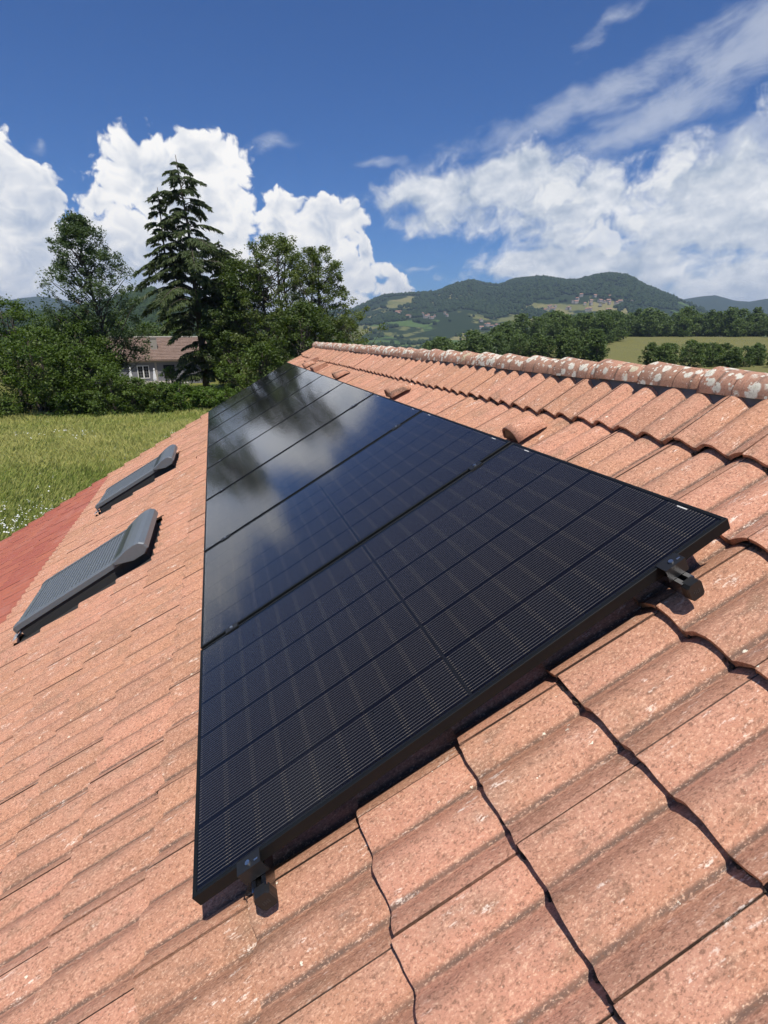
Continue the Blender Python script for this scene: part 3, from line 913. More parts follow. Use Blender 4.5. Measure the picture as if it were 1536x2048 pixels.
# rails, clamps
RAILV = (.160, 1.455)
for ri, rv in enumerate(RAILV):
    M = RM(0, rv, 0)
    p = empty('mounting_rail', M, ['aluminium mounting rail with black end cap under the lower edge of the panels', 'aluminium mounting rail with black end cap under the upper edge of the panels'][ri], 'rail', 'mounting rails under the panels')
    mb = MB(); a, b = -.058, 8 * PS + .04
    pr_ = [(-.020, -.082), (.020, -.082), (.020, -.037), (.008, -.037), (.008, -.052), (-.008, -.052), (-.008, -.037), (-.020, -.037)]
    mb.prism(pr_[::-1], [lambda q: (q[0], a, q[1]), lambda q: (q[0], b, q[1])])
    link('rail_profile', mb.mesh('rail_profile'), M_RAIL, p, M)
    mb = MB()
    cp = [(-.022, -.080), (-.016, -.088), (.016, -.088), (.022, -.080), (.022, -.045), (.014, -.036), (-.014, -.036), (-.022, -.045)]
    mb.prism(cp[::-1], [lambda q: (q[0] * .92, a - .020, q[1] * 1.0), lambda q: (q[0], a - .014, q[1]), lambda q: (q[0], a + .006, q[1])])
    cap_o = link('end_cap', mb.mesh('end_cap'), M_BLACKPL, p, M)
    mb = MB()
    for q in range(4): mb.box((-.010 + q * .0052, a - .0208, -.070), (-.0075 + q * .0052, a - .0198, -.060 + .002 * (q % 2)))
    link('cap_emblem', mb.mesh('cap_emblem'), material('dark_moulding', Base_Color=(.035, .035, .035), Roughness=.35), cap_o, M)
    # feet holding the rail above the tiles
    for q in range(9):
        uu = .48 + q * 1.05; mb = MB()
        mb.box((-.015, uu - .018, -.150), (.015, uu + .018, -.0825)); mb.box((-.05, uu - .022, -.150), (.012, uu + .022, -.144))
        link('roof_hook', mb.mesh('roof_hook'), M_STEEL, p, M)
    # end clamp on the open edge
    pe = empty('end_clamp', RM(0, rv, 0), ['black end clamp with bolt on the lower rail, corner of the open end panel', 'black end clamp with bolt on the upper rail of the open end panel'][ri], 'clamp')
    Mc = RM(0, rv, 0); mb = MB()
    zp = [(.007, .0035), (-.012, .0035), (-.030, .0035), (-.030, -.036), (-.0265, -.036), (-.0265, 0.0), (-.0005, 0.0), (.007, .0003)]
    mb.prism(zp, [lambda q: (-.032, q[0], q[1]), lambda q: (.032, q[0], q[1])])
    link('clamp_body', mb.mesh('clamp_body'), M_BLACKPL, pe, Mc)
    mb = MB()
    mb.tube([(0, -.015, .0034), (0, -.015, .0085)], [.0062, .0062], 12); mb.tube([(0, -.015, .0085), (0, -.015, .0070)], [.0042, .0042], 6)
    link('bolt', mb.mesh('bolt'), M_STEEL, pe, Mc)
    mb = MB().box((.016, -.019, .0036), (.026, -.015, .0042)); link('bright_edge', mb.mesh('edge'), M_STEEL, pe, Mc)
    # mid clamps in each joint
    for j in range(1, 8):
        Mj = RM(j * PS - .010, rv, 0)
        pm = empty('mid_clamp', Mj, 'small black mid clamp with bright bolt in a joint on the %s rail' % ('lower', 'upper')[ri], 'clamp', 'mid clamps on the %s rail' % ('lower', 'upper')[ri])
        mb = MB(); mb.box((-.030, -.019, .0008), (.030, .019, .0038)); mb.box((-.030, -.0085, -.036), (.030, .0085, .0008))
        link('clamp_body', mb.mesh('clamp_body'), M_BLACKPL, pm, Mj)
        mb = MB(); mb.tube([(0, 0, .0037), (0, 0, .0085)], [.0068, .0065], 10); link('bolt', mb.mesh('bolt'), M_STEEL, pm, Mj)

# ================================================================== roof windows with roller shutters
def skylight(ua, ub, label):
    va, vb = -1.80, -.60
    M = RM((ua + ub) / 2, va, 0)
    p = empty('shuttered_roof_window', M, label, 'roof window', 'shuttered roof windows below the panels')
    W = (ub - ua) / 2; L = vb - va
    def pt(name, mb, mat, par=p, smooth=False): return link(name, mb.mesh(name, smooth), mat, par, M)
    # dark flashing tray and kerb
    mb = MB(); mb.box((-.03, -W - .085, -.178), (L + .11, W + .085, -.150)); mb.box((.03, -W + .012, -.150), (L - .03, W - .012, -.045))
    pt('flashing', mb, M_FLASH)
    # side rails
    for sgn in (-1, 1):
        mb = MB(); y0 = sgn * W; y1 = sgn * (W - .050); t = sgn * .012
        prof_ = [(y0, -.062), (y0, -.022), (y0 - t, -.012), (y1, -.012), (y1, -.062)]
        if sgn > 0: prof_ = prof_[::-1]
        mb.prism(prof_, [lambda q: (-.005, q[0] * .985, q[1] - .022), lambda q: (.02, q[0], q[1] - .006), lambda q: (.05, q[0], q[1]), lambda q: (L - .20, q[0], q[1])])
        pt('side_rail', mb, M_SHUT)
    # bottom bar
    mb = MB(); prof_ = [(-.012, -.090), (-.006, -.050), (.03, -.022), (.085, -.020), (.085, -.06)]
    mb.prism(prof_[::-1], [lambda q: (q[0], -W + .02, q[1]), lambda q: (q[0], W - .02, q[1])]); pt('bottom_bar', mb, M_SHUT)
    # slats of the curtain
    n = 24; x0 = .088; x1 = L - .27; st = (x1 - x0) / n
    sl = MB()
    prof_ = [(0, -.030), (.002, -.025), (st * .45, -.019), (st * .85, -.022), (st - .004, -.030)]
    sl.prism(prof_[::-1], [lambda q: (q[0], -W + .047, q[1]), lambda q: (q[0], W - .047, q[1])])
    me = sl.mesh('slat')
    for i in range(n): link('slat', me, M_SHUT, p, M @ TR(x0 + i * st, 0, 0))
    # hood that houses the roller
    hw = W + .045
    hp = [(-.28, -.030), (-.275, -.010), (-.19, .010), (-.12, .026), (-.05, .030), (-.005, .022), (.024, -.008), (.026, -.055), (-.02, -.085), (-.13, -.085), (-.20, -.058)]
    mb = MB()
    def sc(k, y): return lambda q: (L + (q[0] + .1) * k - .1, y, (q[1] + .02) * k - .02)
    mb.prism(hp, [sc(.90, -hw), sc(1.0, -hw + .012), sc(1.0, hw - .012), sc(.90, hw)])
    hood = pt('hood', mb, M_SHUT)
    mb = MB(); mb.add([(L - .268, -W + .06, -.0060), (L - .192, -W + .06, .0125), (L - .192, W - .06, .0125), (L - .268, W - .06, -.0060)], [(0, 1, 2, 3)])
    mb.add([(L - .268, -W + .06, -.012), (L - .192, -W + .06, .005), (L - .192, W - .06, .005), (L - .268, W - .06, -.012)], [(3, 2, 1, 0)])
    pt('solar_strip', mb, M_SHUT_D, hood)
    # crumpled lead tab at the foot
    mb = MB(); rr = random.Random(int(ua * 10)); vv = []
    for i in range(6):
        for j in range(5): vv.append((-.075 + i * .022 , -W + .01 + j * .028, -.128 + rr.uniform(0, .026) + .02 * i / 5))
    mb.add(vv, [(i*5+j, (i+1)*5+j, (i+1)*5+j+1, i*5+j+1) for i in range(5) for j in range(4)])
    pt('lead_apron', mb, M_LEAD)
skylight(SK[0][0], SK[0][1], 'grey roller shutter roof window, larger of two below the panels')
skylight(SK[1][0], SK[1][1], 'grey roller shutter roof window closer to the trees and gable end')

# ================================================================== vegetation builders
def leaf_quads(C, size, rng, flat=.5, aspect=.6, up=.6):
    """random leaf-sized quads round centres C (n,3)"""
    n = len(C)
    nrm = rng.normal(0, 1, (n, 3)); nrm[:, 2] = np.abs(nrm[:, 2]) + up
    nrm /= np.linalg.norm(nrm, axis=1, keepdims=True)
    a = np.cross(nrm, rng.normal(0, 1, (n, 3))); a /= np.linalg.norm(a, axis=1, keepdims=True) + 1e-9
    b = np.cross(nrm, a)
    s = size * rng.uniform(.6, 1.35, (n, 1))
    a = a * s; b = b * s * aspect
    return np.stack([C - a, C - b * .9 + a * .1, C + a, C + b * .9 + a * .1], 1)

def crown_mesh(name, rng, height, base, radius_fn, n_clump, leaves, size, clump=.9, squash=.75, shell=.55, tubes=None, trunk_r=.25, lean=(0, 0), seed_noise=0.6, centre_fn=None):
    """leaf mesh + clump centres for a broadleaf crown. radius_fn(t, az) for t in 0..1 up the crown"""
    cl = []
    while len(cl) < n_clump:
        t = rng.uniform(0, 1); a = rng.uniform(0, 2 * math.pi)
        R = radius_fn(t, a)
        q = (shell + (1 - shell) * rng.uniform(0, 1)) if rng.uniform() < .8 else rng.uniform(.1, 1)
        R *= (1 + seed_noise * .5 * math.sin(a * 3 + t * 7) * rng.uniform(0, 1))
        rr = R * math.sqrt(q) * rng.uniform(.75, 1.08)
        cl.append((rr * math.cos(a) + lean[0] * t, rr * math.sin(a) + lean[1] * t, base + t * (height - base)))
    cl = np.array(cl)
    per = np.maximum(6, (leaves / n_clump * rng.uniform(.45, 1.6, n_clump))).astype(int)
    tone = rng.uniform(0, 1, n_clump)
    idx = np.repeat(np.arange(n_clump), per)
    off = rng.normal(0, 1, (len(idx), 3)); off /= np.linalg.norm(off, axis=1, keepdims=True)
    off *= (rng.uniform(0, 1, (len(idx), 1)) ** .5)
    sc = clump * rng.uniform(.6, 1.3, n_clump)[idx][:, None]
    C = cl[idx] + off * sc * np.array([1, 1, squash])
    Q = leaf_quads(C, size, rng)
    return quads_mesh(name, Q.reshape(-1, 3), 4, attr=np.clip(tone[idx] * .7 + rng.uniform(0, .3, len(idx)), 0, 1)), cl

def limbs_mesh(name, rng, cl, height, base, trunk_r, n=60, fork=.25, lean=(0, 0), stems=1):
    mb = MB()
    top = height * .9
    tp = []
    for s in range(stems):
        ox, oy = (0, 0) if stems == 1 else rng.normal(0, trunk_r * 2.2, 2)
        bx, by = rng.normal(0, .02 * height, 2) * (1 if stems == 1 else 2.5)
        pts = []
        for i in range(9):
            t = i / 8
            pts.append((ox + bx * t + lean[0] * t * t + rng.normal(0, .006 * height) * (t > 0), oy + by * t + lean[1] * t * t + rng.normal(0, .006 * height) * (t > 0), top * t - .2 * (t == 0)))
        mb.tube(pts, [trunk_r * (1.15 - t) ** .9 + .015 for t in np.linspace(0, 1, 9)], 8)
        tp.append(np.array(pts))
    sel = rng.permutation(len(cl))[:n]
    for ci in sel:
        e = Vector(cl[ci]); P = tp[rng.integers(len(tp))]
        zt_ = max(base * .6, e.z - (math.hypot(e.x, e.y) * rng.uniform(.5, 1.1)) - .4); zt_ = min(zt_, top * .95)
        k = zt_ / top * 8; i = int(min(7, max(0, k))); f = k - i
        s = Vector(P[i] * (1 - f) + P[i + 1] * f)
        m1 = s.lerp(e, .4) + Vector((0, 0, -.05 * (e - s).length)) + Vector(rng.normal(0, .04, 3)) * (e - s).length
        r0 = min(trunk_r * .4, .013 * (e - s).length + .008)
        mb.tube([s, m1, s.lerp(e, .75) + Vector(rng.normal(0, .03, 3)) * (e - s).length, e], [r0, r0 * .7, r0 * .4, r0 * .12], 5, cap=False)
    return mb.mesh(name, True)

def plant(name, label, cat, loc, crown, trunk, mat, group=None, rot=0, scale=1.0, barkm=None):
    M = TR(*loc) @ Matrix.Rotation(rot, 4, 'Z') @ Matrix.Scale(scale, 4)
    p = empty(name, M, label, cat, group)
    link('crown' if 'tree' in name or 'cedar' in name else 'foliage', crown, mat, p, M)
    if trunk is not None: link('trunk' if 'tree' in name or 'cedar' in name else 'stem', trunk, barkm or M_BARK, p, M)
    return p

def px_m(dist): return dist / FPX      # metres per photograph pixel at a distance

# ---- airy ash tree
def ash():
    rng = np.random.default_rng(11); d = 66
    H = at(170, 432, d).z
    base = 3.4
    pr_t = [0, .12, .3, .5, .7, .85, 1]; pr_r = [1.9, 3.6, 4.6, 4.5, 3.5, 2.3, .6]
    fn = lambda t, a: np.interp(t, pr_t, pr_r) * (1.0 + .16 * math.sin(2 * a + 1) + .12 * math.sin(5 * a))
    cr, cl = crown_mesh('crown', rng, H, base, fn, 420, 38000, .112, clump=.66, squash=.85, shell=.2, lean=(-.9, 0))
    tr = limbs_mesh('trunk', rng, cl, H, base, .26, 190, lean=(-.9, 0))
    g = ground_at(205, d)
    plant('ash_tree', 'tall airy tree with open grey-green crown rising above the leafy bushes', 'tree', (g.x, g.y, zt(g.x, g.y)), cr, tr, M_LEAF_ASH)
ash()

# ---- the cedar with two leaders
def cedar(name, label, px, d, top_y, spread, second=None, seed=5, dens=1.0, base_h=1.5, scale_w=1.0):
    rng = np.random.default_rng(seed)
    g = ground_at(px, d); g.z = zt(g.x, g.y)
    H = at(px, top_y, d).z - g.z
    twig = []; tone = []
    wood = MB()
    leaders = [((0, 0), H, 1.0, 0.0)]
    if second: leaders.append((second[0], H * second[1], .52, H * .45))
    for (ox, oy), hh, wsc, z0 in leaders:
        if z0 == 0: tp = [(.3, 0, -.3), (.1, 0, hh * .4), (ox, oy, hh * .72), (ox - .6, oy, hh)]
        else: tp = [(0, 0, z0), (ox * .6, oy * .6, z0 + 1.4), (ox, oy, z0 + 4.), (ox, oy, hh)]
        wood.tube(tp, [.42 * (1 - .97 * q) + .02 for q in ((0, .4, .72, 1) if z0 == 0 else (.62, .7, .8, 1))], 8)
        z = max(base_h, z0 + 2)
        while z < hh - .25:
            t = z / hh
            prof_r = np.interp(t, [0, .1, .27, .45, .53, .62, .73, .84, .95, 1], [2.8, 3.2, 3.3, 5.0, 4.0, 4.5, 2.4, 2.4, 1.0, .2]) * spread / 5 * wsc
            tx = np.interp(z, [p[2] for p in tp], [p[0] for p in tp]); ty = np.interp(z, [p[2] for p in tp], [p[1] for p in tp])
            nb = rng.integers(4, 7)
            a0 = rng.uniform(0, 6.28)
            for b in range(nb):
                a = a0 + b * 6.283 / nb + rng.normal(0, .25)
                L = prof_r * rng.uniform(.4, 1.3)
                if L < .25: continue
                zb = z + rng.normal(0, .2)
                rise = rng.uniform(.12, .34) * L; droop = rng.uniform(.24, .46) * L
                P = []
                for i in range(7):
                    s = i / 6
                    zz = zb + rise * math.sin(min(1, s * 1.5) * math.pi / 2) - droop * s ** 2.2 - .0 * s
                    P.append(Vector((tx + math.cos(a) * L * s, ty + math.sin(a) * L * s, zz)))
                wood.tube(P, [.018 * L * (1 - s / 6.3) + .006 for s in range(7)], 4, cap=False)
                m = int(26 * L * dens) + 8
                ca, sa = math.cos(a), math.sin(a)
                side = Vector((-sa, ca, 0))
                for q in range(m):
                    s = rng.uniform(.16, 1.03) ** .8
                    k = min(5, int(s * 6)); f = s * 6 - k
                    c = P[k].lerp(P[k + 1], min(f, 1.1))
                    wdt = .30 * L * (1 - s * .72) * rng.uniform(-1, 1)
                    c = c + side * wdt + Vector((ca, sa, 0)) * abs(wdt) * .45
                    c.z -= abs(wdt) * .22
                    # a spray: narrow drooping blade
                    ln = rng.uniform(.28, .62) * (.7 + .1 * L); w = rng.uniform(.045, .10)
                    dv = (Vector((ca, sa, 0)) * rng.uniform(.2, .9) + side * (math.copysign(rng.uniform(.1, .8), wdt)) + Vector((0, 0, -rng.uniform(.25, 1.15)))).normalized() * ln
                    sv = dv.cross(Vector(rng.normal(0, 1, 3))).normalized() * w
                    twig.append([tuple(c - sv * .7), tuple(c + sv * .7), tuple(c + dv * .6 + sv), tuple(c + dv)]); tone.append(rng.uniform(0, 1) * .6 + .35 * s)
            z += rng.uniform(.5, .9) * (H / 24)
    cr = quads_mesh('crown', np.array(twig), 4, attr=np.array(tone))
    return plant(name, label, 'tree', tuple(g), cr, wood.mesh('trunk', True), M_NEEDLE)
cedar('cedar_tree', 'tall cedar with two pointed leaders and drooping layered branches before the house', 398, 74, 314, 6.2, second=((-2.9, .3), .875), seed=5, dens=2.7)
cedar('dark_cedar_tree', 'smaller dense dark conifer tucked behind the tall cedar', 462, 80, 480, 4.8, seed=8, dens=1.6)

def broadleaf(name, label, px, d, top_y, half_w, base=1.2, mat=None, seed=1, n_clump=260, leaves=15000, size=.14, trunk_r=.2, stems=1, clump=.8, prof_r=None, shell=.35, group=None, limbs=110, lean=(0, 0), cat='tree', zoff=0):
    rng = np.random.default_rng(seed)
    g = ground_at(px, d); g.z = zt(g.x, g.y) + zoff
    H = at(px, top_y, d).z - g.z
    R = half_w * px_m(d)
    pr_r = prof_r or [.55, .85, 1.0, .98, .85, .6, .2]
    ph = rng.uniform(0, 6.28, 3)
    fn = lambda t, a: R * np.interp(t, np.linspace(0, 1, len(pr_r)), pr_r) * (1 + .13 * math.sin(2 * a + ph[0]) + .12 * math.sin(3 * a + ph[1] + 3 * t) + .08 * math.sin(7 * a + ph[2] + 9 * t))
    cr, cl = crown_mesh('crown', rng, H, base, fn, n_clump, leaves, size, clump=clump, shell=shell, lean=lean)
    tr = limbs_mesh('trunk', rng, cl, H, base, trunk_r, limbs, lean=lean, stems=stems)
    return plant(name, label, cat, tuple(g), cr, tr, mat or M_LEAF_DARK, group)

# the thicket right of the cedar
broadleaf('cherry_tree', 'bushy tree with bare branch tips against white cloud, left of the roof ridge', 560, 70, 474, 118, .8, M_LEAF_OLIVE, 21, 420, 34000, .125, .2, 3, clump=.7, prof_r=[.7, .95, 1, .95, .85, .65, .25], shell=.2, limbs=200)
broadleaf('spreading_tree', 'olive-green tree with a ragged drooping side beside the far end of the ridge', 640, 66, 498, 98, .4, M_LEAF_OLIVE, 22, 380, 30000, .115, .18, 3, clump=.62, prof_r=[.9, 1.1, 1.05, .95, .75, .5, .2], shell=.2, limbs=170)
broadleaf('thicket_tree', 'dark shadowy tree filling the thicket beside the cedar trunk', 488, 72, 525, 95, .3, M_LEAF_DARK, 23, 330, 22000, .15, .2, 2, clump=.85)
broadleaf('hazel_tree', 'low leafy tree under the thicket beyond the gable end', 520, 60, 690, 70, .1, M_LEAF_BUSH, 24, 160, 8000, .13, .1, 3, clump=.7)
broadleaf('lower_tree', 'dark low tree right of the thicket behind the ridge end', 610, 61, 612, 92, .1, M_LEAF_DARK, 25, 240, 14000, .14, .15, 3, clump=.8)
broadleaf('yellowish_tree', 'yellow-green rounded tree just behind the far end of the ridge', 690, 75, 640, 55, .1, M_LEAF_OLIVE, 26, 140, 7000, .14, .15, 2, clump=.8)
# leafy mass on the left
for i, (px, d, ty, hw, lab) in enumerate([(20, 66, 600, 100, 'broad leafy bush at the edge of the meadow, furthest from the house'), (115, 70, 630, 85, 'broad leafy bush with bright top behind the meadow, before the distant blue mountain'),
        (60, 61, 660, 90, 'leafy bush overhanging the meadow grass, in front of the taller bushes'), (160, 64, 648, 62, 'dark leafy bush round the foot of the airy tree'), (150, 60, 700, 70, 'low leafy bush at the meadow edge below the airy tree'),
        (-110, 64, 596, 110, 'broad leafy bush continuing the meadow-edge thicket away from the house')]):
    broadleaf('leafy_bush', lab, px, d, ty, hw, .1, M_LEAF_BUSH, 40 + i, 210, 10500, .13, .12, 4, clump=.75, prof_r=[.85, 1, 1, .95, .82, .6, .25], limbs=40, cat='bush', group='bushes at the meadow edge', shell=.5)
# low hedge before the house
HL = ['low dark hedge shrub joining the leafy bush below the airy tree', 'low dark hedge shrub below the half-hidden folded parasol', 'low dark hedge shrub below the french window and white parasol', 'low bright hedge shrub beside the round shrub on the terrace', 'low bright hedge shrub in front of the tall cedar trunk', 'low bright hedge shrub next to the gable end of the tiled roof']
for i, (px, d, ty, hw, m) in enumerate([(205, 57, 748, 48, 0), (252, 57, 758, 38, 0), (300, 57.5, 768, 40, 0), (348, 58, 772, 40, 1), (395, 58, 776, 42, 1), (440, 58.5, 780, 40, 1)]):
    broadleaf('hedge_shrub', HL[i], px, d, ty, hw, .05, [M_LEAF_BUSH, M_LEAF_LIME][m], 60 + i, 110, 5600, .10, .06, 4, clump=.5,
              prof_r=[.95, 1.05, 1, .95, .85, .65, .3], limbs=20, cat='shrub', group=['dark hedge shrubs before the house', 'bright hedge shrubs by the gable end'][m], shell=.6)
broadleaf('round_shrub', 'small round bright shrub beside the white folded parasol', 330, 80, 735, 18, .05, M_LEAF_LIME, 71, 50, 2600, .10, .06, 3, clump=.4, cat='shrub', limbs=15)
# trees behind the grey house
for i, (px, d, ty, hw) in enumerate([(235, 112, 640, 45), (300, 118, 648, 42), (350, 112, 640, 40), (170, 105, 628, 50)]):
    broadleaf('woodland_tree', 'green tree behind the roof of the grey house', px, d, ty, hw, .5, M_LEAF_FAR, 80 + i, 130, 5200, .26, .2, 1, clump=1.3, group='trees behind the grey house', limbs=30)

# ================================================================== the neighbour's house
def neighbour():
    d = 90
    g = ground_at(276, d); gx, gy = g.x, g.y; gz = zt(gx, gy) + .1
    yaw = math.atan2(gx - CAM.x, gy - CAM.y)
    M = TR(gx, gy, gz) @ Matrix.Rotation(-yaw + rad(4), 4, 'Z')
    p = empty('bungalow', M, 'low grey bungalow with a brown tiled roof half hidden by the cedar', 'house')
    k = px_m(d) * 1.0
    Mi = M.inverted(); c0 = Mi @ CAM
    def front(px, py):
        dv = Mi.to_3x3() @ ray(px, py); return c0 + dv * (-c0.y / dv.y)
    X = lambda px: front(px, 745).x
    Z = lambda py: front(287, py).z
    ze, zr = Z(720), Z(675)
    x0, x1 = X(180), X(420)
    mb = MB(); mb.box((x0, 0, -.5), (x1, 9, ze - .35)); link('wall', mb.mesh('wall'), M_GREYWALL, p, M)
    mb = MB(); mb.box((x0 - .02, -.03, ze - .35), (x1 + .02, 9.03, ze)); link('frieze', mb.mesh('frieze'), M_LIMEWALL, p, M)
    mb = MB(); y0, y1 = -.6, 9.6; ym = 4.5
    mb.add([(x0 - .5, y0, ze), (x1 + .5, y0, ze), (x1 + .5, ym, zr), (x0 - .5, ym, zr), (x1 + .5, y1, ze), (x0 - .5, y1, ze)], [(0, 1, 2, 3), (3, 2, 4, 5)])
    mb.add([(x0 - .5, y0, ze - .14), (x1 + .5, y0, ze - .14), (x1 + .5, y0, ze), (x0 - .5, y0, ze)], [(0, 1, 2, 3)])
    mb.add([(x0 - .5, y0, ze - .14), (x1 + .5, y0, ze - .14), (x1 + .5, y1, ze - .14), (x0 - .5, y1, ze - .14)], [(3, 2, 1, 0)])
    rf = link('roof', mb.mesh('roof'), M_OLDROOF, p, M)
    # rows of tiles standing proud
    rows = 15
    for i in range(rows):
        t0, t1 = i / rows, (i + 1.08) / rows
        mb = MB(); lift = .10
        a = (y0 + (ym - y0) * t0, ze + (zr - ze) * t0); b = (y0 + (ym - y0) * min(1, t1), ze + (zr - ze) * min(1, t1))
        n = 40
        for q in range(n):
            xa = x0 - .5 + (x1 - x0 + 1) * q / n; xb = x0 - .5 + (x1 - x0 + 1) * (q + .94) / n
            jz = random.uniform(-.02, .03)
            mb.add([(xa, a[0], a[1] + lift + jz), (xb, a[0], a[1] + lift + jz), (xb, b[0], b[1] + .02), (xa, b[0], b[1] + .02), (xa, a[0], a[1] + .01), (xb, a[0], a[1] + .01)], [(0, 1, 2, 3), (4, 5, 1, 0)])
        link('tile_row', mb.mesh('tile_row'), M_OLDROOF, rf, M)
    mb = MB(); mb.tube([(x0 - .5, ym, zr + .03), (x1 + .5, ym, zr + .03)], [.14, .14], 8); link('ridge_cap', mb.mesh('ridge_cap'), M_LIMEWALL, rf, M)
    mb = MB(); cx = X(312); mb.box((cx - .1, 1.6, ze + 1.0), (cx + .75, 2.5, zr - .15)); mb.box((cx - .16, 1.54, zr - .15), (cx + .81, 2.56, zr - .02))
    link('chimney', mb.mesh('chimney'), M_LIMEWALL, rf, M)
    # french window
    wx0, wx1 = X(275), X(299); wz0, wz1 = Z(757), Z(731)
    mb = MB(); f = .10
    for (a, b, c, e) in ((wx0, wx0 + f, wz0, wz1), (wx1 - f, wx1, wz0, wz1), (wx0 + f, wx1 - f, wz1 - f, wz1), (wx0 + f, wx1 - f, wz0, wz0 + f), ((wx0 + wx1) / 2 - f * .8, (wx0 + wx1) / 2 + f * .8, wz0 + f, wz1 - f)):
        mb.box((a, -.07, c), (b, .05, e))
    w = link('french_window', mb.mesh('french_window'), M_WHITEPAINT, p, M)
    mb = MB()
    for s in (0, 1):
        xa = wx0 + f + s * ((wx1 - wx0) / 2); xb = xa + (wx1 - wx0) / 2 - 1.8 * f
        for i in range(1, 4):
            z = wz0 + f + (wz1 - wz0 - 2 * f) * i / 4; mb.box((xa, -.05, z - .02), (xb, -.02, z + .02))
        mb.box(((xa + xb) / 2 - .018, -.052, wz0 + f), ((xa + xb) / 2 + .018, -.018, wz1 - f))
    link('glazing_bar', mb.mesh('glazing_bar'), M_GREYWALL, w, M)
    mb = MB(); mb.box((wx0 + f * .5, -.03, wz0 + .05), (wx1 - f * .5, -.012, wz1 - .05)); link('pane', mb.mesh('pane'), M_PANE, w, M)
    mb = MB(); mb.box((X(328), -.04, Z(757)), (X(350), -.01, Z(731))); link('dark_window', mb.mesh('dark_window'), M_PANE, p, M)
    mb = MB(); mb.box((X(311), -.08, -.3), (X(315), -.005, ze - .36)); link('pilaster', mb.mesh('pilaster'), M_LIMEWALL, p, M)
    mb = MB(); mb.box((x0 + 4, -5.5, -.6), (x1 - 4, -.001, Z(763))); link('terrace', mb.mesh('terrace'), M_LIMEWALL, p, M)
    zt0 = Z(763)
    # folded parasols
    for px, yy, lab, hh in ((306, -2.6, 'white folded parasol standing beside the french window', 2.05), (258, -2.8, 'folded parasol half hidden by the bush, other side of the french window', 2.25)):
        Mp = M @ TR(X(px) * .97, yy, zt0)
        e = empty('folded_parasol', Mp, lab, 'parasol')
        mb = MB(); n = 10; st = [(.25, .17), (.5, .20), (.9, .17), (1.4, .11), (1.7, .07), (1.74, .10), (1.85, .09), (1.95, .03)]
        v = []
        for z, r in st:
            for q in range(n):
                a = 2 * math.pi * q / n; v.append((r * (1 + .25 * (q % 2)) * math.cos(a), r * (1 + .25 * (q % 2)) * math.sin(a), z * hh / 2))
        mb.add(v, [(i*n+q, i*n+(q+1) % n, (i+1)*n+(q+1) % n, (i+1)*n+q) for i in range(len(st)-1) for q in range(n)])
        link('canopy', mb.mesh('canopy'), M_CANVAS, e, Mp)
        mb = MB(); mb.tube([(0, 0, 0), (0, 0, hh)], [.03, .03], 8); link('pole', mb.mesh('pole'), M_WHITEPAINT, e, Mp)
        mb = MB(); mb.box((-.25, -.25, 0), (.25, .25, .07)); link('base', mb.mesh('base'), M_LIMEWALL, e, Mp)
neighbour()

# ================================================================== woods and fields on the right
def wood_variants():
    out = []
    for s in range(5):
        rng = np.random.default_rng(300 + s)
        H = 12.0; R = [5.0, 4.2, 5.6, 4.6, 3.6][s]
        ph = rng.uniform(0, 6.28, 2)
        fn = lambda t, a: R * np.interp(t, [0, .2, .45, .7, .9, 1], [.6, .95, 1, .85, .5, .15]) * (1 + .15 * math.sin(2 * a + ph[0]) + .15 * math.sin(5 * a + ph[1] + 4 * t))
        cr, cl = crown_mesh('crown', rng, H, .8, fn, 110, 2600, .42, clump=1.35, shell=.6)
        tr = limbs_mesh('trunk', rng, cl, H, .8, .28, 14)
        out.append((cr, tr))
    return out
WOOD = wood_variants()
M_LEAF_FAR2 = M_LEAF_FAR
def place_wood(name, label, group, spots, hrange):
    rr = random.Random(len(spots))
    for (px, d) in spots:
        g = ground_at(px, d); z = zt(g.x, g.y)
        cr, tr = rr.choice(WOOD); h = rr.uniform(*hrange) / 12.0
        M = TR(g.x, g.y, z - .3) @ Matrix.Rotation(rr.uniform(0, 6.28), 4, 'Z') @ Matrix.Diagonal((h * rr.uniform(.9, 1.2), h * rr.uniform(.9, 1.2), h, 1))
        p = empty(name, M, label, 'tree', group)
        link('crown', cr, M_LEAF_FAR2, p, M); link('trunk', tr, M_BARK, p, M)
rr = random.Random(12)
def belt(n, p0, p1, d0, d1): return [(rr.uniform(p0, p1), rr.uniform(d0, d1)) for _ in range(n)]
place_wood('oak_tree', 'dark oak of the long wood closing the hay field', 'trees of the wood behind the hay field', belt(110, 1085, 1640, 430, 560), (11, 20))
place_wood('broad_tree', 'broad rounded tree of the clump between the two hay fields', 'trees of the clump between the fields', belt(34, 1065, 1235, 290, 390), (9, 15.5))
place_wood('hedgerow_tree', 'leafy hedgerow tree below the hay field, close behind the ridge', 'hedgerow trees behind the ridge', belt(34, 1305, 1660, 140, 178), (3.4, 5.9))
place_wood('valley_tree', 'green tree on the slope dropping to the valley, behind the ridge', 'trees on the slope below the ridge', belt(36, 830, 1015, 190, 300), (9, 13.5))
place_wood('small_field_tree', 'dark tree grouped above the small hay field', 'trees above the small field', belt(12, 970, 1045, 330, 370), (13, 18))
place_wood('orchard_tree', 'low bright tree at the near edge of the clump, behind the ridge', 'low trees before the clump', belt(18, 1035, 1215, 165, 200), (6, 9))

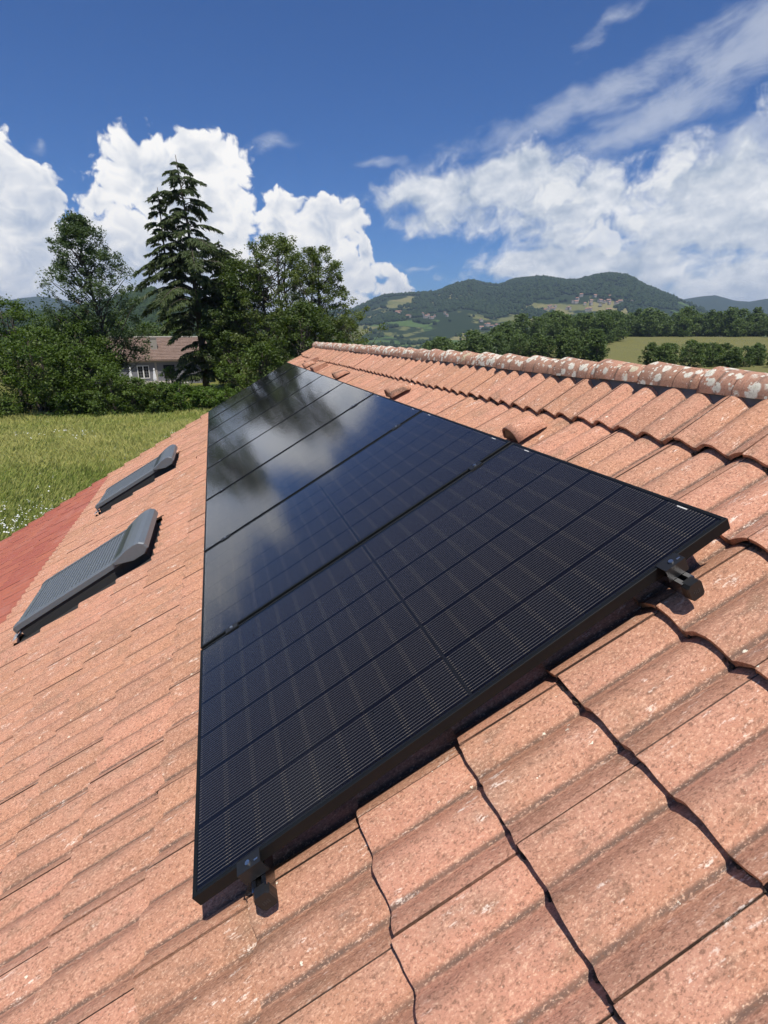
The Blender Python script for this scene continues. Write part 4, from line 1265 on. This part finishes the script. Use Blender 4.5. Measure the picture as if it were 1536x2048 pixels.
# woods on the far hills: one mass of small canopies
def far_woods():
    rng = np.random.default_rng(77)
    bm = bmesh.new(); bmesh.ops.create_icosphere(bm, subdivisions=1, radius=1.0)
    IV = np.array([v.co[:] for v in bm.verts]); IF = np.array([[v.index for v in f.verts] for f in bm.faces]); bm.free()
    keep = IV[:, 2].min()
    n = 30000
    az = np.radians(rng.uniform(6, 46, n)); r = 1150 + 2300 * rng.uniform(0, 1, n) ** .8
    n2 = 9000
    az = np.concatenate([az, np.radians(rng.uniform(-30, 13, n2))]); r = np.concatenate([r, 260 + 1150 * rng.uniform(0, 1, n2) ** .7])
    x = CAM.x + r * np.sin(az); y = CAM.y + r * np.cos(az); z = terrain(x, y)
    w = fbm2(x, y, .0042, 4, 5.) + (z - 120) * .0016
    ok = (w > -.06) | (az < np.radians(9))
    # also hedgerows through the fields
    ok |= (np.abs(fbm2(x, y, .006, 2, 8.)) < .025)
    x, y, z, r = x[ok], y[ok], z[ok], r[ok]; n = len(x)
    s = rng.uniform(4.5, 9.5, n) * np.where(r < 900, .75, 1.0); hz = s * rng.uniform(.75, 1.25, n)
    V = IV[None] * np.stack([s, s, hz], -1)[:, None, :] * (1 + rng.normal(0, .16, (n, len(IV), 1)))
    V[..., 0] += x[:, None]; V[..., 1] += y[:, None]; V[..., 2] += (z + hz * .45)[:, None]
    F = (IF[None] + (np.arange(n) * len(IV))[:, None, None]).reshape(-1, 3)
    me = bpy.data.meshes.new('forest'); Vf = V.reshape(-1, 3)
    me.vertices.add(len(Vf)); me.vertices.foreach_set('co', Vf.astype(np.float32).ravel())
    me.loops.add(F.size); me.loops.foreach_set('vertex_index', F.astype(np.int32).ravel())
    me.polygons.add(len(F)); me.polygons.foreach_set('loop_start', np.arange(0, F.size, 3, dtype=np.int32))
    a = me.attributes.new('shade', 'FLOAT', 'POINT'); a.data.foreach_set('value', np.repeat(rng.uniform(0, 1, n), len(IV)).astype(np.float32))
    me.update(calc_edges=True)
    def fb(t, b, out):
        sh = S(t.t, t.node('ShaderNodeAttribute', attribute_name='shade').outputs['Fac'])
        nn = t.noise(t.pos(), .15, 3, .7)
        t.set(b.inputs['Base Color'], t.mix((sh * .6 + nn * .6 - .1).clamp(), (.013, .028, .011), (.040, .062, .022)))
        b.inputs['Roughness'].default_value = .9; b.inputs['Specular IOR Level'].default_value = .1
    link('hillside_forest', me, material('forest_canopy', fb), label='deciduous forest covering the far hills', cat='forest', kind='stuff')
far_woods()

# hamlet on the far hillside
def hamlet():
    me_list = []
    for s in range(3):
        mb = MB(); L, Wd, h, r = [(14, 9, 6, 9.5), (10, 8, 7, 10), (20, 9, 5, 8)][s]
        mb.box((-L/2, -Wd/2, -2), (L/2, Wd/2, h), 0)
        mb.add([(-L/2-.5, -Wd/2-.5, h), (L/2+.5, -Wd/2-.5, h), (L/2+.5, 0, r), (-L/2-.5, 0, r), (L/2+.5, Wd/2+.5, h), (-L/2-.5, Wd/2+.5, h)], [(0, 1, 2, 3), (3, 2, 4, 5)], 1)
        mb.add([(-L/2-.01, -Wd/2, h), (-L/2-.01, Wd/2, h), (-L/2-.01, 0, r - .3)], [(0, 2, 1)]); mb.add([(L/2+.01, -Wd/2, h), (L/2+.01, Wd/2, h), (L/2+.01, 0, r - .3)], [(0, 1, 2)])
        me = mb.mesh('hamlet_house'); me.materials.append(M_LIMEWALL); me.materials.append(M_FARROOF); me_list.append(me)
    rr = random.Random(5)
    spots = [(rr.gauss(1195, 34), rr.gauss(606, 6), 'pale house with orange roof in the upper hamlet on the far hill', 'upper hamlet on the far hill') for _ in range(22)]
    spots += [(rr.gauss(1100, 22), rr.gauss(618, 3), 'pale house with orange roof strung between the far hamlets', 'houses between the far hamlets') for _ in range(10)]
    spots += [(rr.gauss(838, 24), rr.gauss(629, 3), 'pale house with orange roof in the hamlet below the bald hilltop', 'hamlet below the bald hilltop') for _ in range(12)]
    spots += [(rr.gauss(990, 22), rr.gauss(650, 3), 'pale house on the valley floor between fields', 'houses on the valley floor') for _ in range(8)]
    for px, py, lab, grp in spots:
        # march along the sight line to the hillside
        dd = None; dv = ray(px, py); hl = math.hypot(dv.x, dv.y)
        ds = np.arange(1000, 3600, 15.0); X = CAM.x + dv.x / hl * ds; Y = CAM.y + dv.y / hl * ds; Zr = CAM.z + dv.z / hl * ds
        hit = np.nonzero(terrain(X, Y) > Zr - 6)[0]
        if len(hit) == 0: continue
        i = hit[0]
        M = TR(X[i], Y[i], float(terrain(X[i:i+1], Y[i:i+1])[0])+1.5) @ Matrix.Rotation(rr.uniform(0, 3.14), 4, 'Z') @ Matrix.Scale(rr.uniform(.8, 1.25), 4)
        link('hamlet_house', rr.choice(me_list), None, None, M, lab, 'house', grp)
M_FARROOF = material('far_clay_roof', Base_Color=(.36, .19, .13), Roughness=.9)
hamlet()

# ================================================================== meadow grass and flowers
def grass():
    rng = np.random.default_rng(9)
    def scatter(n, px0, px1, d0, d1, hsc, w0):
        px = rng.uniform(px0, px1, n); d = d0 * (d1 / d0) ** rng.uniform(0, 1, n)
        hd = np.array([[ray(q, 671).x, ray(q, 671).y] for q in np.linspace(px0, px1, 200)]); hd /= np.linalg.norm(hd, axis=1, keepdims=True)
        i = ((px - px0) / (px1 - px0) * 199).astype(int)
        x = CAM.x + hd[i, 0] * d; y = CAM.y + hd[i, 1] * d
        keep = ~((x > -6.2) & (y < 10.4) & (y > -4))
        x, y, d = x[keep], y[keep], d[keep]; n = len(x)
        z = terrain(x, y)
        patch = fbm2(x, y, .22, 3, 4.)
        h = hsc * rng.uniform(.45, 1.2, n) * (1 + .45 * patch)
        a = rng.uniform(0, 6.28, n); lean = rng.uniform(.1, .75, n) * h; la = 1.2 + rng.normal(0, .9, n) + patch * 2
        w = w0 * rng.uniform(.6, 1.4, n) * (.5 + d / 35)
        B = np.stack([x, y, z - .03], -1); sd = np.stack([np.cos(a), np.sin(a), 0 * a], -1) * w[:, None]
        tip = B + np.stack([np.cos(la) * lean, np.sin(la) * lean, h], -1)
        midp = B + np.stack([np.cos(la) * lean * .3, np.sin(la) * lean * .3, h * .6], -1)
        Q = np.stack([B - sd, B + sd, midp + sd * .8, tip], 1)
        return Q, np.clip(.5 + patch * .7 + rng.normal(0, .25, n), 0, 1)
    Q1, s1 = scatter(170000, -160, 500, 14, 62, .36, .010)
    Q2, s2 = scatter(30000, -900, -160, 10, 45, .36, .014)
    me = quads_mesh('grass', np.concatenate([Q1, Q2]).reshape(-1, 3), 4, attr=np.concatenate([s1, s2]))
    def gb(t, b, out):
        sh = S(t.t, t.node('ShaderNodeAttribute', attribute_name='shade').outputs['Fac'])
        c = t.mix(sh, (.27, .34, .07), (.64, .60, .21))
        t.set(b.inputs['Base Color'], c); b.inputs['Roughness'].default_value = .6; b.inputs['Specular IOR Level'].default_value = .2
        tl = t.node('ShaderNodeBsdfTranslucent', {'Color': c})
        mx = t.node('ShaderNodeMixShader', {0: .3, 1: b.outputs[0], 2: tl.outputs[0]}); t.t.links.new(mx.outputs[0], out.inputs[0])
    link('meadow_grass', me, material('meadow_blades', gb), label='long yellow-green meadow grass', cat='grass', kind='stuff')
    # daisies
    C = []
    for (px, py, sx, sy, n) in [(60, 1030, 50, 20, 60), (25, 1060, 30, 12, 40), (125, 1010, 42, 9, 28), (45, 870, 12, 4, 12), (130, 868, 25, 6, 22), (165, 866, 14, 4, 10), (345, 868, 10, 5, 9), (190, 920, 60, 25, 9), (270, 918, 8, 4, 6), (200, 830, 90, 5, 5), (100, 950, 80, 35, 10)]:
        for _ in range(n):
            q = ray(rng.normal(px, sx), rng.normal(py, sy))
            t_ = (.42 - CAM.z) / q.z if q.z < 0 else None
            if not t_ or t_ > 60: continue
            C.append(np.array(CAM + q * t_))
    V = []
    for c in C:
        r = rng.uniform(.014, .034); nrm = Vector((rng.normal(0, .3), rng.normal(-.2, .3), 1)).normalized(); a = nrm.orthogonal().normalized(); b = nrm.cross(a)
        for m in range(rng.integers(1, 4)):
            cc = Vector(c) + Vector(rng.normal(0, .05, 3))
            for q in range(6):
                V.append(tuple(cc + (a * math.cos(q * 1.0472) + b * math.sin(q * 1.0472)) * r))
    link('meadow_flowers', quads_mesh('flowers', np.array(V), 6), material('white_petals', Base_Color=(.72, .72, .66), Roughness=.8), label='scattered small white meadow flowers', cat='flowers', kind='stuff')
grass()

# ================================================================== the air
def haze():
    mb = MB(); mb.box((-9600, -9600, -75), (9600, 9600, 470))
    m = bpy.data.materials.new('haze'); m.use_nodes = True; nt = m.node_tree
    nt.nodes.remove(nt.nodes['Principled BSDF'])
    v = nt.nodes.new('ShaderNodeVolumePrincipled'); v.inputs['Color'].default_value = (.62, .78, 1.0, 1); v.inputs['Density'].default_value = HAZE
    v.inputs['Anisotropy'].default_value = .1
    nt.links.new(v.outputs[0], nt.nodes['Material Output'].inputs['Volume'])
    link('haze', mb.mesh('haze'), m, kind='stuff')
HAZE = 1.0e-4
haze()
